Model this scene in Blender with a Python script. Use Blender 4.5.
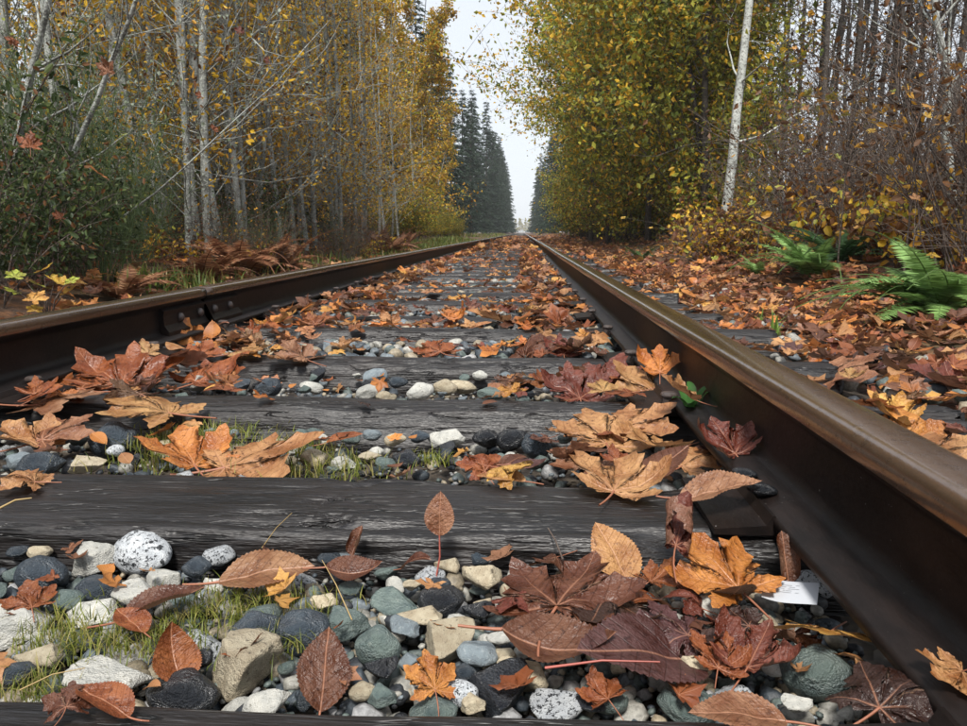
import bpy, bmesh, math, random
import numpy as np
from mathutils import Vector, Matrix, Euler
R = math.radians
for o in list(bpy.data.objects): bpy.data.objects.remove(o)
scene = bpy.context.scene
COL = scene.collection

# ------------------------------------------------------------------ camera
CAM_H = 0.352                      # above the tops of the ties (z = 0)
F_PX = 726.0                       # focal length in photo pixels (967 wide)
PITCH, YAW = 10.2, 3.03
cam_d = bpy.data.cameras.new('camera'); cam = bpy.data.objects.new('camera', cam_d)
COL.objects.link(cam); scene.camera = cam
cam.location = (0, 0, CAM_H); cam.rotation_euler = (R(90 - PITCH), 0, R(YAW))
cam_d.sensor_width = 36.0; cam_d.lens = F_PX / 967 * 36.0
cam_d.clip_start = 0.02; cam_d.clip_end = 4000
# ------------------------------------------------------------------ world, sun, exposure
SUN_EL, SUN_AZ = 57.0, 186.0       # azimuth measured from +Y clockwise
world = bpy.data.worlds.new('World'); scene.world = world; world.use_nodes = True
wn = world.node_tree; wn.nodes.clear()
sky = wn.nodes.new('ShaderNodeTexSky'); sky.sky_type = 'NISHITA'; sky.sun_disc = False
sky.sun_elevation = R(SUN_EL); sky.sun_rotation = R(SUN_AZ)
sky.air_density = 1.0; sky.dust_density = 2.0; sky.ozone_density = 1.0
cloud = wn.nodes.new('ShaderNodeMix'); cloud.data_type = 'RGBA'; cloud.inputs[0].default_value = 0.85   # even overcast over the clear sky
cloud.inputs[7].default_value = (5.6, 5.85, 6.2, 1)
bg = wn.nodes.new('ShaderNodeBackground'); bg.inputs['Strength'].default_value = 0.044
wo = wn.nodes.new('ShaderNodeOutputWorld')
wn.links.new(sky.outputs[0], cloud.inputs[6]); wn.links.new(cloud.outputs[2], bg.inputs[0]); wn.links.new(bg.outputs[0], wo.inputs[0])
sun_d = bpy.data.lights.new('sun', 'SUN'); sun_d.energy = 1.5; sun_d.angle = R(12); sun_d.color = (1, .96, .9)
sun = bpy.data.objects.new('sun', sun_d); COL.objects.link(sun)
sd = Vector((math.sin(R(SUN_AZ)) * math.cos(R(SUN_EL)), math.cos(R(SUN_AZ)) * math.cos(R(SUN_EL)), math.sin(R(SUN_EL))))
sun.rotation_euler = sd.to_track_quat('Z', 'Y').to_euler()
scene.view_settings.view_transform = 'Standard'; scene.view_settings.look = 'None'
scene.view_settings.exposure = 2.0; scene.view_settings.gamma = 1.0
scene.view_settings.use_curve_mapping = False
scene.render.engine = 'CYCLES'
scene.cycles.max_bounces = 4; scene.cycles.diffuse_bounces = 2; scene.cycles.glossy_bounces = 2
scene.cycles.transmission_bounces = 2; scene.cycles.transparent_max_bounces = 4

rng = np.random.default_rng(7)
CAM_M = cam.rotation_euler.to_matrix()
def at(px, py, z=0.0):
    """where the sight line through a photo pixel meets the level plane z"""
    d = CAM_M @ Vector(((px - 483.5) / F_PX, -(py - 363) / F_PX, -1))
    t = (z - CAM_H) / d.z
    return Vector((d.x * t, d.y * t, z))
def at_y(px, py, Y):
    d = CAM_M @ Vector(((px - 483.5) / F_PX, -(py - 363) / F_PX, -1))
    t = Y / d.y
    return Vector((d.x * t, Y, CAM_H + d.z * t))
def dist(p): return (Vector(p) - Vector((0, 0, CAM_H))).length

# ------------------------------------------------------------------ helpers
def tag(o, label=None, cat=None, group=None, kind=None):
    if label: o['label'] = label
    if cat: o['category'] = cat
    if group: o['group'] = group
    if kind: o['kind'] = kind
    return o
def link(o, parent=None):
    COL.objects.link(o)
    if parent is not None: o.parent = parent
    return o
def obj(name, me, parent=None, loc=None, rot=None, sc=None, color=None):
    o = bpy.data.objects.new(name, me); link(o, parent)
    if loc is not None: o.location = loc
    if rot is not None: o.rotation_euler = rot
    if sc is not None: o.scale = (sc, sc, sc) if np.isscalar(sc) else sc
    if color is not None: o.color = (*color, 1)
    return o
def empty(name, loc, rz=0, sc=1.0):
    o = bpy.data.objects.new(name, None); link(o); o.location = loc; o.rotation_euler = (0, 0, rz); o.scale = (sc, sc, sc)
    o.empty_display_size = .1
    return o
def mesh(name, v, f, mats, uv=None, col=None, mi=None, smooth=True):
    v = np.asarray(v, dtype=np.float32); f = np.asarray(f, dtype=np.int32)
    me = bpy.data.meshes.new(name); n, k = f.shape
    me.vertices.add(len(v)); me.vertices.foreach_set('co', v.ravel())
    me.loops.add(n * k); me.loops.foreach_set('vertex_index', f.ravel())
    me.polygons.add(n); me.polygons.foreach_set('loop_start', np.arange(0, n * k, k, dtype=np.int32))
    try: me.polygons.foreach_set('loop_total', np.full(n, k, dtype=np.int32))
    except Exception: pass
    if uv is not None:
        l = me.uv_layers.new(name='UVMap'); l.data.foreach_set('uv', np.asarray(uv, dtype=np.float32)[f.ravel()].ravel())
    if col is not None:
        a = me.color_attributes.new('Col', 'FLOAT_COLOR', 'POINT')
        c = np.ones((len(v), 4), dtype=np.float32); c[:, :3] = col; a.data.foreach_set('color', c.ravel())
    for m in (mats if isinstance(mats, (list, tuple)) else [mats]): me.materials.append(m)
    if mi is not None: me.polygons.foreach_set('material_index', np.asarray(mi, dtype=np.int32))
    me.polygons.foreach_set('use_smooth', np.full(n, smooth, dtype=bool))
    me.update(calc_edges=True); me.validate()
    return me
class Acc:
    """collects pieces of ONE mesh"""
    def __init__(s): s.v = []; s.f = []; s.uv = []; s.c = []; s.n = 0
    def add(s, v, f, col=None, uv=None):
        v = np.asarray(v, float); f = np.asarray(f, int)
        if f.shape[1] == 4: f = np.vstack([f[:, [0, 1, 2]], f[:, [0, 2, 3]]])
        s.v.append(v); s.f.append(f + s.n); s.n += len(v)
        s.c.append(np.broadcast_to(np.asarray(col if col is not None else (1, 1, 1), float), (len(v), 3)))
        s.uv.append(np.zeros((len(v), 2)) + .5 if uv is None else np.asarray(uv, float))
    def get(s): return np.vstack(s.v), np.vstack(s.f), np.vstack(s.uv), np.vstack(s.c)
    def mesh(s, name, mat, smooth=True):
        v, f, uv, c = s.get(); return mesh(name, v, f, mat, uv=uv, col=c, smooth=smooth)

def _h(ix, iy, iz, seed):
    x = (ix.astype(np.int64) * 374761393 + iy.astype(np.int64) * 668265263 + iz.astype(np.int64) * 2147483647 + seed * 1274126177) & 0xFFFFFFFF
    x = ((x ^ (x >> 13)) * 1274126177) & 0xFFFFFFFF
    x = ((x ^ (x >> 16)) * 2246822519) & 0xFFFFFFFF
    return ((x ^ (x >> 15)) & 0xFFFF) / 32767.5 - 1.0
def vn(P, seed=0):
    P = np.asarray(P, float); i = np.floor(P).astype(np.int64); t = P - i; t = t * t * (3 - 2 * t)
    r = 0
    for dx in (0, 1):
        for dy in (0, 1):
            for dz in (0, 1):
                w = (t[:, 0] if dx else 1 - t[:, 0]) * (t[:, 1] if dy else 1 - t[:, 1]) * (t[:, 2] if dz else 1 - t[:, 2])
                r = r + w * _h(i[:, 0] + dx, i[:, 1] + dy, i[:, 2] + dz, seed)
    return r
def fbm(P, o=3, seed=0):
    r = 0; a = 1.0; P = np.asarray(P, float)
    for k in range(o): r = r + a * vn(P, seed + k); P = P * 2.03; a *= .5
    return r
def rotmat(yaw, tilt=0, roll=0):
    return (Matrix.Rotation(R(yaw), 3, 'Z') @ Matrix.Rotation(R(tilt), 3, 'X') @ Matrix.Rotation(R(roll), 3, 'Y'))
def tube(path, rad, k=5):
    path = np.asarray(path, float); n = len(path); rad = np.broadcast_to(np.asarray(rad, float), (n,))
    t = np.gradient(path, axis=0); t /= np.linalg.norm(t, axis=1)[:, None] + 1e-9
    ref = np.array([0, 0, 1.0]) if abs(t[:, 2].mean()) < .8 else np.array([1.0, 0, 0])
    a = np.cross(t, ref); a /= np.linalg.norm(a, axis=1)[:, None] + 1e-9; b = np.cross(t, a)
    ang = np.arange(k) / k * 2 * np.pi
    v = path[:, None, :] + rad[:, None, None] * (np.cos(ang)[None, :, None] * a[:, None, :] + np.sin(ang)[None, :, None] * b[:, None, :])
    i = np.arange(n - 1)[:, None] * k; j = np.arange(k)[None, :]; j2 = (j + 1) % k
    f = np.stack([i + j, i + j2, i + k + j2, i + k + j], -1).reshape(-1, 4)
    return v.reshape(-1, 3), f
def walk(p0, d, L, n, wander, up=0.0, rg=rng):
    p = np.array(p0, float); d = np.array(d, float); d /= np.linalg.norm(d); out = [p.copy()]
    for i in range(n - 1):
        d = d + rg.normal(0, wander, 3) + np.array([0, 0, up]); d /= np.linalg.norm(d)
        p = p + d * L / (n - 1); out.append(p.copy())
    return np.array(out)

# ------------------------------------------------------------------ materials
def new_mat(name):
    m = bpy.data.materials.new(name); m.use_nodes = True; nt = m.node_tree
    return m, nt, nt.nodes['Principled BSDF']
def N(nt, t, **kw):
    n = nt.nodes.new(t)
    for k, v in kw.items():
        if k.startswith('i_'):
            key = k[2:]; key = int(key) if key.isdigit() else key.replace('_', ' ')
            if hasattr(v, 'is_linked'): nt.links.new(v, n.inputs[key])
            else: n.inputs[key].default_value = v
        else: setattr(n, k, v)
    return n
def ramp(nt, fac, stops):
    n = nt.nodes.new('ShaderNodeValToRGB'); nt.links.new(fac, n.inputs[0]); e = n.color_ramp.elements
    while len(e) < len(stops): e.new(.5)
    for q, (p, c) in zip(e, stops): q.position = p; q.color = (*c, 1) if len(c) == 3 else c
    return n.outputs[0]
def mixc(nt, fac, a, b, mode='MIX'):
    n = nt.nodes.new('ShaderNodeMix'); n.data_type = 'RGBA'; n.blend_type = mode
    for s, x in ((n.inputs[0], fac), (n.inputs[6], a), (n.inputs[7], b)):
        if hasattr(x, 'is_linked'): nt.links.new(x, s)
        else: s.default_value = x if np.isscalar(x) else (*x, 1)
    return n.outputs[2]
def math_n(nt, op, a, b=0.0, c=None):
    n = nt.nodes.new('ShaderNodeMath'); n.operation = op
    for s, x in zip(n.inputs, (a, b, c)):
        if x is None: continue
        if hasattr(x, 'is_linked'): nt.links.new(x, s)
        else: s.default_value = x
    return n.outputs[0]
def bump(nt, h, strength, dist_, bsdf):
    b = nt.nodes.new('ShaderNodeBump'); b.inputs['Strength'].default_value = strength; b.inputs['Distance'].default_value = dist_
    nt.links.new(h, b.inputs['Height']); nt.links.new(b.outputs[0], bsdf.inputs['Normal']); return b
def ocoord(nt, randomize=True, scale=(1, 1, 1)):
    tc = N(nt, 'ShaderNodeTexCoord'); mp = N(nt, 'ShaderNodeMapping'); nt.links.new(tc.outputs['Object'], mp.inputs[0])
    mp.inputs['Scale'].default_value = scale
    if randomize:
        oi = N(nt, 'ShaderNodeObjectInfo'); r = math_n(nt, 'MULTIPLY', oi.outputs['Random'], 37.0)
        nt.links.new(r, mp.inputs['Location'])
    return mp.outputs[0]
def noise(nt, vec, scale, detail=3, rough=.55):
    n = N(nt, 'ShaderNodeTexNoise'); nt.links.new(vec, n.inputs['Vector']); n.inputs['Scale'].default_value = scale
    n.inputs['Detail'].default_value = detail; n.inputs['Roughness'].default_value = rough; return n.outputs[0]

def leaf_mat(name, attr=False, gloss=.33, trans=.22, veins=True):
    m, nt, b = new_mat(name)
    if attr: base = N(nt, 'ShaderNodeAttribute', attribute_name='Col').outputs['Color']; vec = N(nt, 'ShaderNodeTexCoord').outputs['Object']; sc = 9
    else: base = N(nt, 'ShaderNodeObjectInfo').outputs['Color']; vec = ocoord(nt); sc = 2.6
    n1 = noise(nt, vec, sc, 4, .6)
    c = mixc(nt, ramp(nt, n1, [(.38, (0, 0, 0)), (.66, (1, 1, 1))]), mixc(nt, 1.0, base, (.55, .42, .36), 'MULTIPLY'), base)
    n2 = noise(nt, vec, sc * 6, 3, .7)
    c = mixc(nt, ramp(nt, n2, [(.56, (0, 0, 0)), (.68, (.85, .85, .85))]), c, mixc(nt, 1.0, base, (.25, .18, .16), 'MULTIPLY'))
    if veins:
        uv = N(nt, 'ShaderNodeUVMap'); sp = N(nt, 'ShaderNodeSeparateXYZ'); nt.links.new(uv.outputs[0], sp.inputs[0])
        u, v = sp.outputs[0], sp.outputs[1]
        main = ramp(nt, v, [(.004, (1, 1, 1)), (.015, (0, 0, 0))])
        w = math_n(nt, 'FRACT', math_n(nt, 'MULTIPLY', math_n(nt, 'SUBTRACT', u, math_n(nt, 'MULTIPLY', v, .8)), 8.5))
        sec = ramp(nt, math_n(nt, 'ABSOLUTE', math_n(nt, 'SUBTRACT', w, .5)), [(.02, (.55, .55, .55)), (.07, (0, 0, 0))])
        c = mixc(nt, sec, c, mixc(nt, 1.0, c, (.45, .38, .36), 'MULTIPLY'))
        c = mixc(nt, main, c, mixc(nt, .55, base, (.42, .20, .12)))
    geo = N(nt, 'ShaderNodeNewGeometry')
    pale = mixc(nt, .45, c, (.36, .22, .14))
    c = mixc(nt, math_n(nt, 'MULTIPLY', geo.outputs['Backfacing'], .7), c, pale)
    nt.links.new(c, b.inputs['Base Color'])
    nt.links.new(ramp(nt, n1, [(.3, (gloss - .1,) * 3), (.7, (gloss + .25,) * 3)]), b.inputs['Roughness'])
    h = math_n(nt, 'ADD', n1, math_n(nt, 'MULTIPLY', n2, .3))
    if veins: h = math_n(nt, 'SUBTRACT', h, math_n(nt, 'MULTIPLY', math_n(nt, 'ADD', main, sec), .15))
    bump(nt, h, .4, .004 if attr else .035, b)
    tr = N(nt, 'ShaderNodeBsdfTranslucent'); nt.links.new(c, tr.inputs[0])
    mx = N(nt, 'ShaderNodeMixShader'); mx.inputs[0].default_value = trans
    nt.links.new(b.outputs[0], mx.inputs[1]); nt.links.new(tr.outputs[0], mx.inputs[2])
    nt.links.new(mx.outputs[0], nt.nodes['Material Output'].inputs[0])
    return m
M_LEAF = leaf_mat('fallen_leaf')
M_LITTER = leaf_mat('leaf_litter', attr=True, gloss=.5)
def foliage_mat(name, gloss=.5, trans=.3):
    m, nt, b = new_mat(name)
    a = N(nt, 'ShaderNodeAttribute', attribute_name='Col').outputs['Color']
    nt.links.new(a, b.inputs['Base Color']); b.inputs['Roughness'].default_value = gloss; b.inputs['Specular IOR Level'].default_value = .3
    tr = N(nt, 'ShaderNodeBsdfTranslucent'); nt.links.new(a, tr.inputs[0])
    mx = N(nt, 'ShaderNodeMixShader'); mx.inputs[0].default_value = trans
    nt.links.new(b.outputs[0], mx.inputs[1]); nt.links.new(tr.outputs[0], mx.inputs[2])
    nt.links.new(mx.outputs[0], nt.nodes['Material Output'].inputs[0]); return m
M_FOL = foliage_mat('foliage', .45, .45); M_NEEDLE = foliage_mat('needles', .6, .1); M_FERN = foliage_mat('fern_green', .45, .3)
def bark_mat(name, c1, c2, c3, patch=.5, sc=6):
    m, nt, b = new_mat(name); vec = ocoord(nt)
    n1 = noise(nt, vec, sc, 5, .65); n2 = noise(nt, vec, sc * 7, 3)
    c = mixc(nt, ramp(nt, n1, [(patch - .1, (0, 0, 0)), (patch + .1, (1, 1, 1))]), c1, c2)
    c = mixc(nt, ramp(nt, n2, [(.52, (0, 0, 0)), (.66, (.9, .9, .9))]), c, c3)
    nt.links.new(c, b.inputs['Base Color']); b.inputs['Roughness'].default_value = .8
    bump(nt, n2, .6, .02, b); return m
M_BARK_GREY = bark_mat('alder_bark', (.30, .31, .29), (.10, .10, .09), (.40, .43, .37), .5, 9)
M_BARK_DARK = bark_mat('dark_bark', (.06, .048, .04), (.03, .024, .02), (.12, .11, .09))
M_BARK_BIRCH = bark_mat('pale_bark', (.52, .54, .50), (.36, .38, .35), (.10, .09, .08), .45, 5)
M_TWIG = bark_mat('twig_brown', (.085, .060, .047), (.04, .029, .024), (.16, .13, .10))
M_TWIG_GREEN = bark_mat('broom_green', (.07, .11, .03), (.035, .06, .02), (.10, .13, .05))

def rock_mat(name, c1, c2, spot, sc, thr, rough=.55, spot_amt=1.0):
    m, nt, b = new_mat(name); vec = ocoord(nt)
    n0 = noise(nt, vec, sc * .35, 3); n1 = noise(nt, vec, sc, 4, .7); n2 = noise(nt, vec, sc * 3.5, 2, .6)
    c = mixc(nt, ramp(nt, n0, [(.35, (0, 0, 0)), (.65, (1, 1, 1))]), c1, c2)
    c = mixc(nt, math_n(nt, 'MULTIPLY', ramp(nt, n1, [(thr, (0, 0, 0)), (thr + .05, (1, 1, 1))]), spot_amt), c, spot)
    oi = N(nt, 'ShaderNodeObjectInfo'); v = N(nt, 'ShaderNodeMapRange', i_Value=oi.outputs['Random'], i_To_Min=.7, i_To_Max=1.2)
    hv = N(nt, 'ShaderNodeHueSaturation'); nt.links.new(v.outputs[0], hv.inputs['Value']); nt.links.new(c, hv.inputs['Color'])
    nt.links.new(hv.outputs[0], b.inputs['Base Color'])
    nt.links.new(ramp(nt, n1, [(.3, (rough - .2,) * 3), (.7, (rough + .15,) * 3)]), b.inputs['Roughness'])
    bump(nt, math_n(nt, 'ADD', n1, math_n(nt, 'MULTIPLY', n2, .5)), .5, .06, b); return m
ROCK = {
 'granite': rock_mat('speckled_granite', (.50, .52, .53), (.36, .38, .40), (.012, .014, .017), 7, .53),
 'slate': rock_mat('slate_blue', (.042, .056, .070), (.024, .032, .042), (.12, .14, .15), 4, .66, .42, .5),
 'dark': rock_mat('dark_basalt', (.016, .019, .024), (.009, .010, .013), (.07, .075, .08), 4, .66, .38, .5),
 'green': rock_mat('green_grey', (.12, .155, .14), (.07, .098, .095), (.24, .27, .24), 4, .6, .5, .5),
 'cream': rock_mat('cream_rough', (.48, .42, .30), (.34, .28, .19), (.10, .08, .055), 6, .6, .7, .8),
 'white': rock_mat('white_quartz', (.52, .51, .46), (.38, .38, .35), (.16, .15, .12), 5, .6, .65, .8),
 'bluegrey': rock_mat('pale_blue_grey', (.20, .24, .26), (.15, .18, .20), (.34, .37, .38), 6, .58, .5, .6),
}
def gravel_mat():
    m, nt, b = new_mat('small_ballast'); a = N(nt, 'ShaderNodeAttribute', attribute_name='Col').outputs['Color']
    vec = N(nt, 'ShaderNodeTexCoord').outputs['Object']; n1 = noise(nt, vec, 140, 4, .7)
    c = mixc(nt, ramp(nt, n1, [(.4, (0, 0, 0)), (.62, (1, 1, 1))]), mixc(nt, 1, a, (.55, .55, .55), 'MULTIPLY'), a)
    nt.links.new(c, b.inputs['Base Color']); b.inputs['Roughness'].default_value = .55; bump(nt, n1, .5, .003, b); return m
M_GRAVEL = gravel_mat()
def tie_mat():
    m, nt, b = new_mat('creosoted_timber')
    v1 = ocoord(nt, True, (4, 38, 38)); v2 = ocoord(nt, True, (7, 12, 12)); v3 = ocoord(nt, True, (22, 200, 200))
    g = noise(nt, v1, 1.0, 5, .65); p = noise(nt, v2, 1.0, 4, .6); fg = noise(nt, v3, 1.0, 3, .6)
    c = mixc(nt, ramp(nt, g, [(.36, (0, 0, 0)), (.66, (1, 1, 1))]), (.0025, .002, .002), (.013, .0105, .010))
    c = mixc(nt, ramp(nt, p, [(.45, (0, 0, 0)), (.7, (.6, .6, .6))]), c, (.014, .008, .006))
    c = mixc(nt, ramp(nt, fg, [(.56, (0, 0, 0)), (.70, (.6, .6, .6))]), c, (.019, .019, .022))
    ck = noise(nt, ocoord(nt, True, (3.2, 34, 34)), 1.0, 3, .55); ck = math_n(nt, 'ABSOLUTE', math_n(nt, 'SUBTRACT', ck, .5))
    ck = math_n(nt, 'MULTIPLY', ramp(nt, ck, [(.004, (1, 1, 1)), (.022, (0, 0, 0))]), ramp(nt, p, [(.42, (0, 0, 0)), (.56, (1, 1, 1))]))   # drying cracks
    c = mixc(nt, ck, c, (.001, .001, .001))
    nt.links.new(c, b.inputs['Base Color'])
    nt.links.new(ramp(nt, math_n(nt, 'ADD', math_n(nt, 'MULTIPLY', p, .6), math_n(nt, 'MULTIPLY', fg, .4)), [(.35, (.38,) * 3), (.65, (.54,) * 3)]), b.inputs['Roughness']); b.inputs['Specular IOR Level'].default_value = .5
    bump(nt, math_n(nt, 'SUBTRACT', math_n(nt, 'ADD', math_n(nt, 'MULTIPLY', g, .6), math_n(nt, 'MULTIPLY', fg, .6)), math_n(nt, 'MULTIPLY', ck, 1.2)), .8, .006, b); return m
M_TIE = tie_mat()
def rail_mats():
    m, nt, b = new_mat('rusted_rail_head'); v = ocoord(nt, False, (22, 1.6, 22)); v2 = ocoord(nt, False, (60, 60, 60))
    n1 = noise(nt, v, 1.0, 4, .6); n2 = noise(nt, v2, 1.0, 4, .65)
    c = mixc(nt, ramp(nt, n1, [(.35, (0, 0, 0)), (.65, (1, 1, 1))]), (.045, .024, .014), (.10, .060, .036))
    c = mixc(nt, ramp(nt, n2, [(.5, (0, 0, 0)), (.75, (.7, .7, .7))]), c, (.030, .016, .010))
    nt.links.new(c, b.inputs['Base Color']); b.inputs['Metallic'].default_value = .25; b.inputs['Coat Weight'].default_value = .7; b.inputs['Coat Roughness'].default_value = .16; b.inputs['Specular IOR Level'].default_value = .8
    nt.links.new(ramp(nt, n2, [(.3, (.15,) * 3), (.7, (.30,) * 3)]), b.inputs['Roughness']); bump(nt, n2, .5, .0016, b)
    m2, nt, b = new_mat('rusted_rail_web'); v = ocoord(nt, False, (30, 12, 30)); n1 = noise(nt, v, 1.0, 5, .65)
    v2 = ocoord(nt, False, (200, 200, 200)); n2 = noise(nt, v2, 1.0, 2)
    c = mixc(nt, ramp(nt, n1, [(.35, (0, 0, 0)), (.7, (1, 1, 1))]), (.004, .003, .0028), (.014, .009, .0075))
    c = mixc(nt, ramp(nt, n2, [(.74, (0, 0, 0)), (.8, (.8, .8, .8))]), c, (.3, .29, .28))
    nt.links.new(c, b.inputs['Base Color']); b.inputs['Roughness'].default_value = .5; b.inputs['Specular IOR Level'].default_value = .22; bump(nt, n1, .5, .004, b)
    return m, m2
M_HEAD, M_WEB = rail_mats()
def simple(name, c, rough=.6, sc=20, var=.4):
    m, nt, b = new_mat(name); n1 = noise(nt, ocoord(nt), sc, 4, .6)
    cc = mixc(nt, n1, tuple(x * (1 - var) for x in c), tuple(x * (1 + var) for x in c)); nt.links.new(cc, b.inputs['Base Color'])
    b.inputs['Roughness'].default_value = rough; bump(nt, n1, .3, .005, b); return m
M_STEM = simple('leaf_stem', (.26, .10, .055), .5, 5); M_STEM_RED = simple('leaf_stem_red', (.30, .075, .055), .45, 5)
M_BOLT = simple('bolt_steel', (.05, .038, .034), .4, 60)
M_PAPER = simple('paper', (.40, .42, .45), .7, 8, .12); M_INK = simple('faded_ink', (.25, .26, .28), .8)
M_DRYGRASS = simple('dry_grass', (.34, .24, .10), .6, 5); 
def ground_mat():
    m, nt, b = new_mat('forest_floor'); vec = N(nt, 'ShaderNodeTexCoord').outputs['Object']
    n1 = noise(nt, vec, 9, 5, .65); n2 = noise(nt, vec, .8, 3)
    c = ramp(nt, n1, [(.3, (.018, .011, .007)), (.5, (.07, .034, .016)), (.62, (.16, .07, .026)), (.75, (.05, .025, .013))])
    c = mixc(nt, ramp(nt, n2, [(.5, (0, 0, 0)), (.7, (.7, .7, .7))]), c, (.045, .05, .018))
    nt.links.new(c, b.inputs['Base Color']); b.inputs['Roughness'].default_value = .85; bump(nt, n1, .9, .05, b); return m
M_GROUND = ground_mat()
def bed_mat():
    m, nt, b = new_mat('ballast_fines'); vec = N(nt, 'ShaderNodeTexCoord').outputs['Object']
    vo = N(nt, 'ShaderNodeTexVoronoi'); nt.links.new(vec, vo.inputs['Vector']); vo.inputs['Scale'].default_value = 45
    n1 = noise(nt, vec, 30, 4)
    c = mixc(nt, ramp(nt, n1, [(.4, (0, 0, 0)), (.65, (1, 1, 1))]), (.016, .011, .008), (.07, .055, .038))
    nt.links.new(c, b.inputs['Base Color']); b.inputs['Roughness'].default_value = .8; bump(nt, vo.outputs['Distance'], .8, .012, b); return m
M_BED = bed_mat()

# ------------------------------------------------------------------ ground
GAUGE_R, GAUGE_L = 0.326, -1.108
XC = (GAUGE_R + GAUGE_L) / 2
TIE_HALF, TIE_W, TIE_S, TIE_Y0 = 1.238, .222, .527, .498     # back edge of the first tie at TIE_Y0
RAIL_TOP, RAIL_BOT = .162, .015
def ground_z(x, y):
    x = np.asarray(x, float); y = np.asarray(y, float)
    z = np.full(x.shape, -.13)
    r = np.clip((x - .95) / .6, 0, 1); z = z + r * .05; r = np.clip((x - 1.5) / 1.8, 0, 1); z = z + r * r * (3 - 2 * r) * .26
    r = np.clip((x - 3.2) / 8, 0, 1); z = z + r * .25
    l = np.clip((-x - 1.75) / 1.6, 0, 1); z = z + l * l * (3 - 2 * l) * .26
    n = fbm(np.stack([x * .9, y * .9, np.zeros_like(x)], -1).reshape(-1, 3), 3, 5).reshape(x.shape)
    w = np.clip((np.abs(x - XC) - 1.3) / 1.0, 0, 1); z = z + n * .05 * w
    return z
def gz(x, y): return float(ground_z(np.array([x]), np.array([y]))[0])
xs = np.concatenate([np.linspace(-900, -40, 8), np.linspace(-30, -6, 14), np.linspace(-5.5, 6.5, 61), np.linspace(8, 30, 14), np.linspace(40, 900, 8)])
ys = np.concatenate([np.linspace(-400, -20, 5), np.linspace(-8, 30, 120), np.linspace(32, 120, 40), np.linspace(140, 1800, 16)])
def grid(xs, ys, zf):
    X, Y = np.meshgrid(xs, ys); v = np.stack([X, Y, zf(X, Y)], -1).reshape(-1, 3); nx = len(xs)
    i = np.arange(len(ys) - 1)[:, None] * nx + np.arange(nx - 1)[None, :]
    return v, np.stack([i, i + 1, i + nx + 1, i + nx], -1).reshape(-1, 4)
v, f = grid(xs, ys, ground_z)
tag(obj('ground', mesh('ground', v, f, M_GROUND)), 'forest floor beside the railway track', kind='structure')
def bed_z(X, Y):
    u = np.clip((np.abs(X - XC) - 1.15) / .5, 0, 1)
    return -.078 - u * .09 + .008 * vn(np.stack([X * 9, Y * 9, X * 0], -1).reshape(-1, 3), 3).reshape(X.shape)
v, f = grid(np.linspace(XC - 1.65, XC + 1.65, 50), np.concatenate([np.linspace(-1, 12, 160), np.linspace(12.3, 60, 100), np.linspace(64, 420, 60)]), bed_z)
tag(obj('ballast_bed', mesh('ballast_bed', v, f, M_BED)), 'bed of dark fines under the ballast stones', kind='structure')

# ------------------------------------------------------------------ ties
def tie_mesh(seed, nx, ns, wear=1.0, W=.222):
    rg = np.random.default_rng(seed); H, L = .16, TIE_HALF
    r = .010 + .020 * wear
    # profile from front foot over the top to the back foot
    pts = [(-W / 2, -H)]; m = max(4, ns // 6)
    for t in np.linspace(0, 1, m)[1:-1]: pts.append((-W / 2, -H + t * (H - r)))
    for t in np.linspace(0, np.pi / 2, m): pts.append((-W / 2 + r - r * math.cos(t), -r + r * math.sin(t)))
    for t in np.linspace(0, 1, ns - 4 * m + 4)[1:-1]: pts.append((-W / 2 + r + t * (W - 2 * r), 0))
    for t in np.linspace(np.pi / 2, 0, m): pts.append((W / 2 - r + r * math.cos(t), -r + r * math.sin(t)))
    pts.append((W / 2, -H)); pts = np.array(pts); k = len(pts)
    X = np.linspace(-L, L, nx); P = np.zeros((nx, k, 3)); P[:, :, 0] = X[:, None]; P[:, :, 1:] = pts[None]
    P = P.reshape(-1, 3); off = np.array([seed * 3.7, 0, 0])
    q = P + off
    nrm = np.stack([np.zeros(len(P)), P[:, 1] / (W / 2), np.clip((P[:, 2] + .05) / .05, 0, 1)], -1); nrm /= np.linalg.norm(nrm, axis=1)[:, None]
    g = fbm(q * [5, 60, 60], 3, seed); crack = np.abs(vn(q * [3.5, 30, 30], seed + 9)); crack = np.clip(1 - crack / .11, 0, 1) * np.clip(vn(q * [2.1, 9, 9], seed + 11) * 2.2, 0, 1)
    low = fbm(q * [3, 9, 9], 2, seed + 20)
    edge = np.clip(1 - np.minimum(np.abs(P[:, 1] + W / 2) + np.abs(P[:, 2]), np.abs(P[:, 1] - W / 2) + np.abs(P[:, 2])) / .05, 0, 1)
    bite = np.clip(fbm(q * [5, 14, 14], 3, seed + 31) - .35, 0, 1)
    d = g * .0022 - crack * .010 + low * .005 * wear - wear * .010 * (P[:, 1] / (W / 2)) ** 2 * (P[:, 2] > -.05) - edge * (bite * .045 * wear + .006 * wear * (1 + low))
    P = P + nrm * d[:, None]
    P[:, 1] += .008 * np.sin(P[:, 0] * 1.7 + seed)
    end = np.abs(P[:, 0]) > L - .001; P[end, 0] += np.sign(P[end, 0]) * rg.uniform(-.02, .012, end.sum())
    i = np.arange(nx - 1)[:, None] * k + np.arange(k - 1)[None, :]
    f = np.stack([i, i + k, i + k + 1, i + 1], -1).reshape(-1, 4)
    f = np.vstack([f[:, [0, 1, 2]], f[:, [0, 2, 3]]])
    a = np.arange(1, k - 1); c0 = np.stack([np.zeros(k - 2, int), a, a + 1], -1); b0 = (nx - 1) * k
    f = np.vstack([f, c0, (c0 + b0)[:, ::-1]])
    return mesh('tie', P, f, M_TIE)
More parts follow.
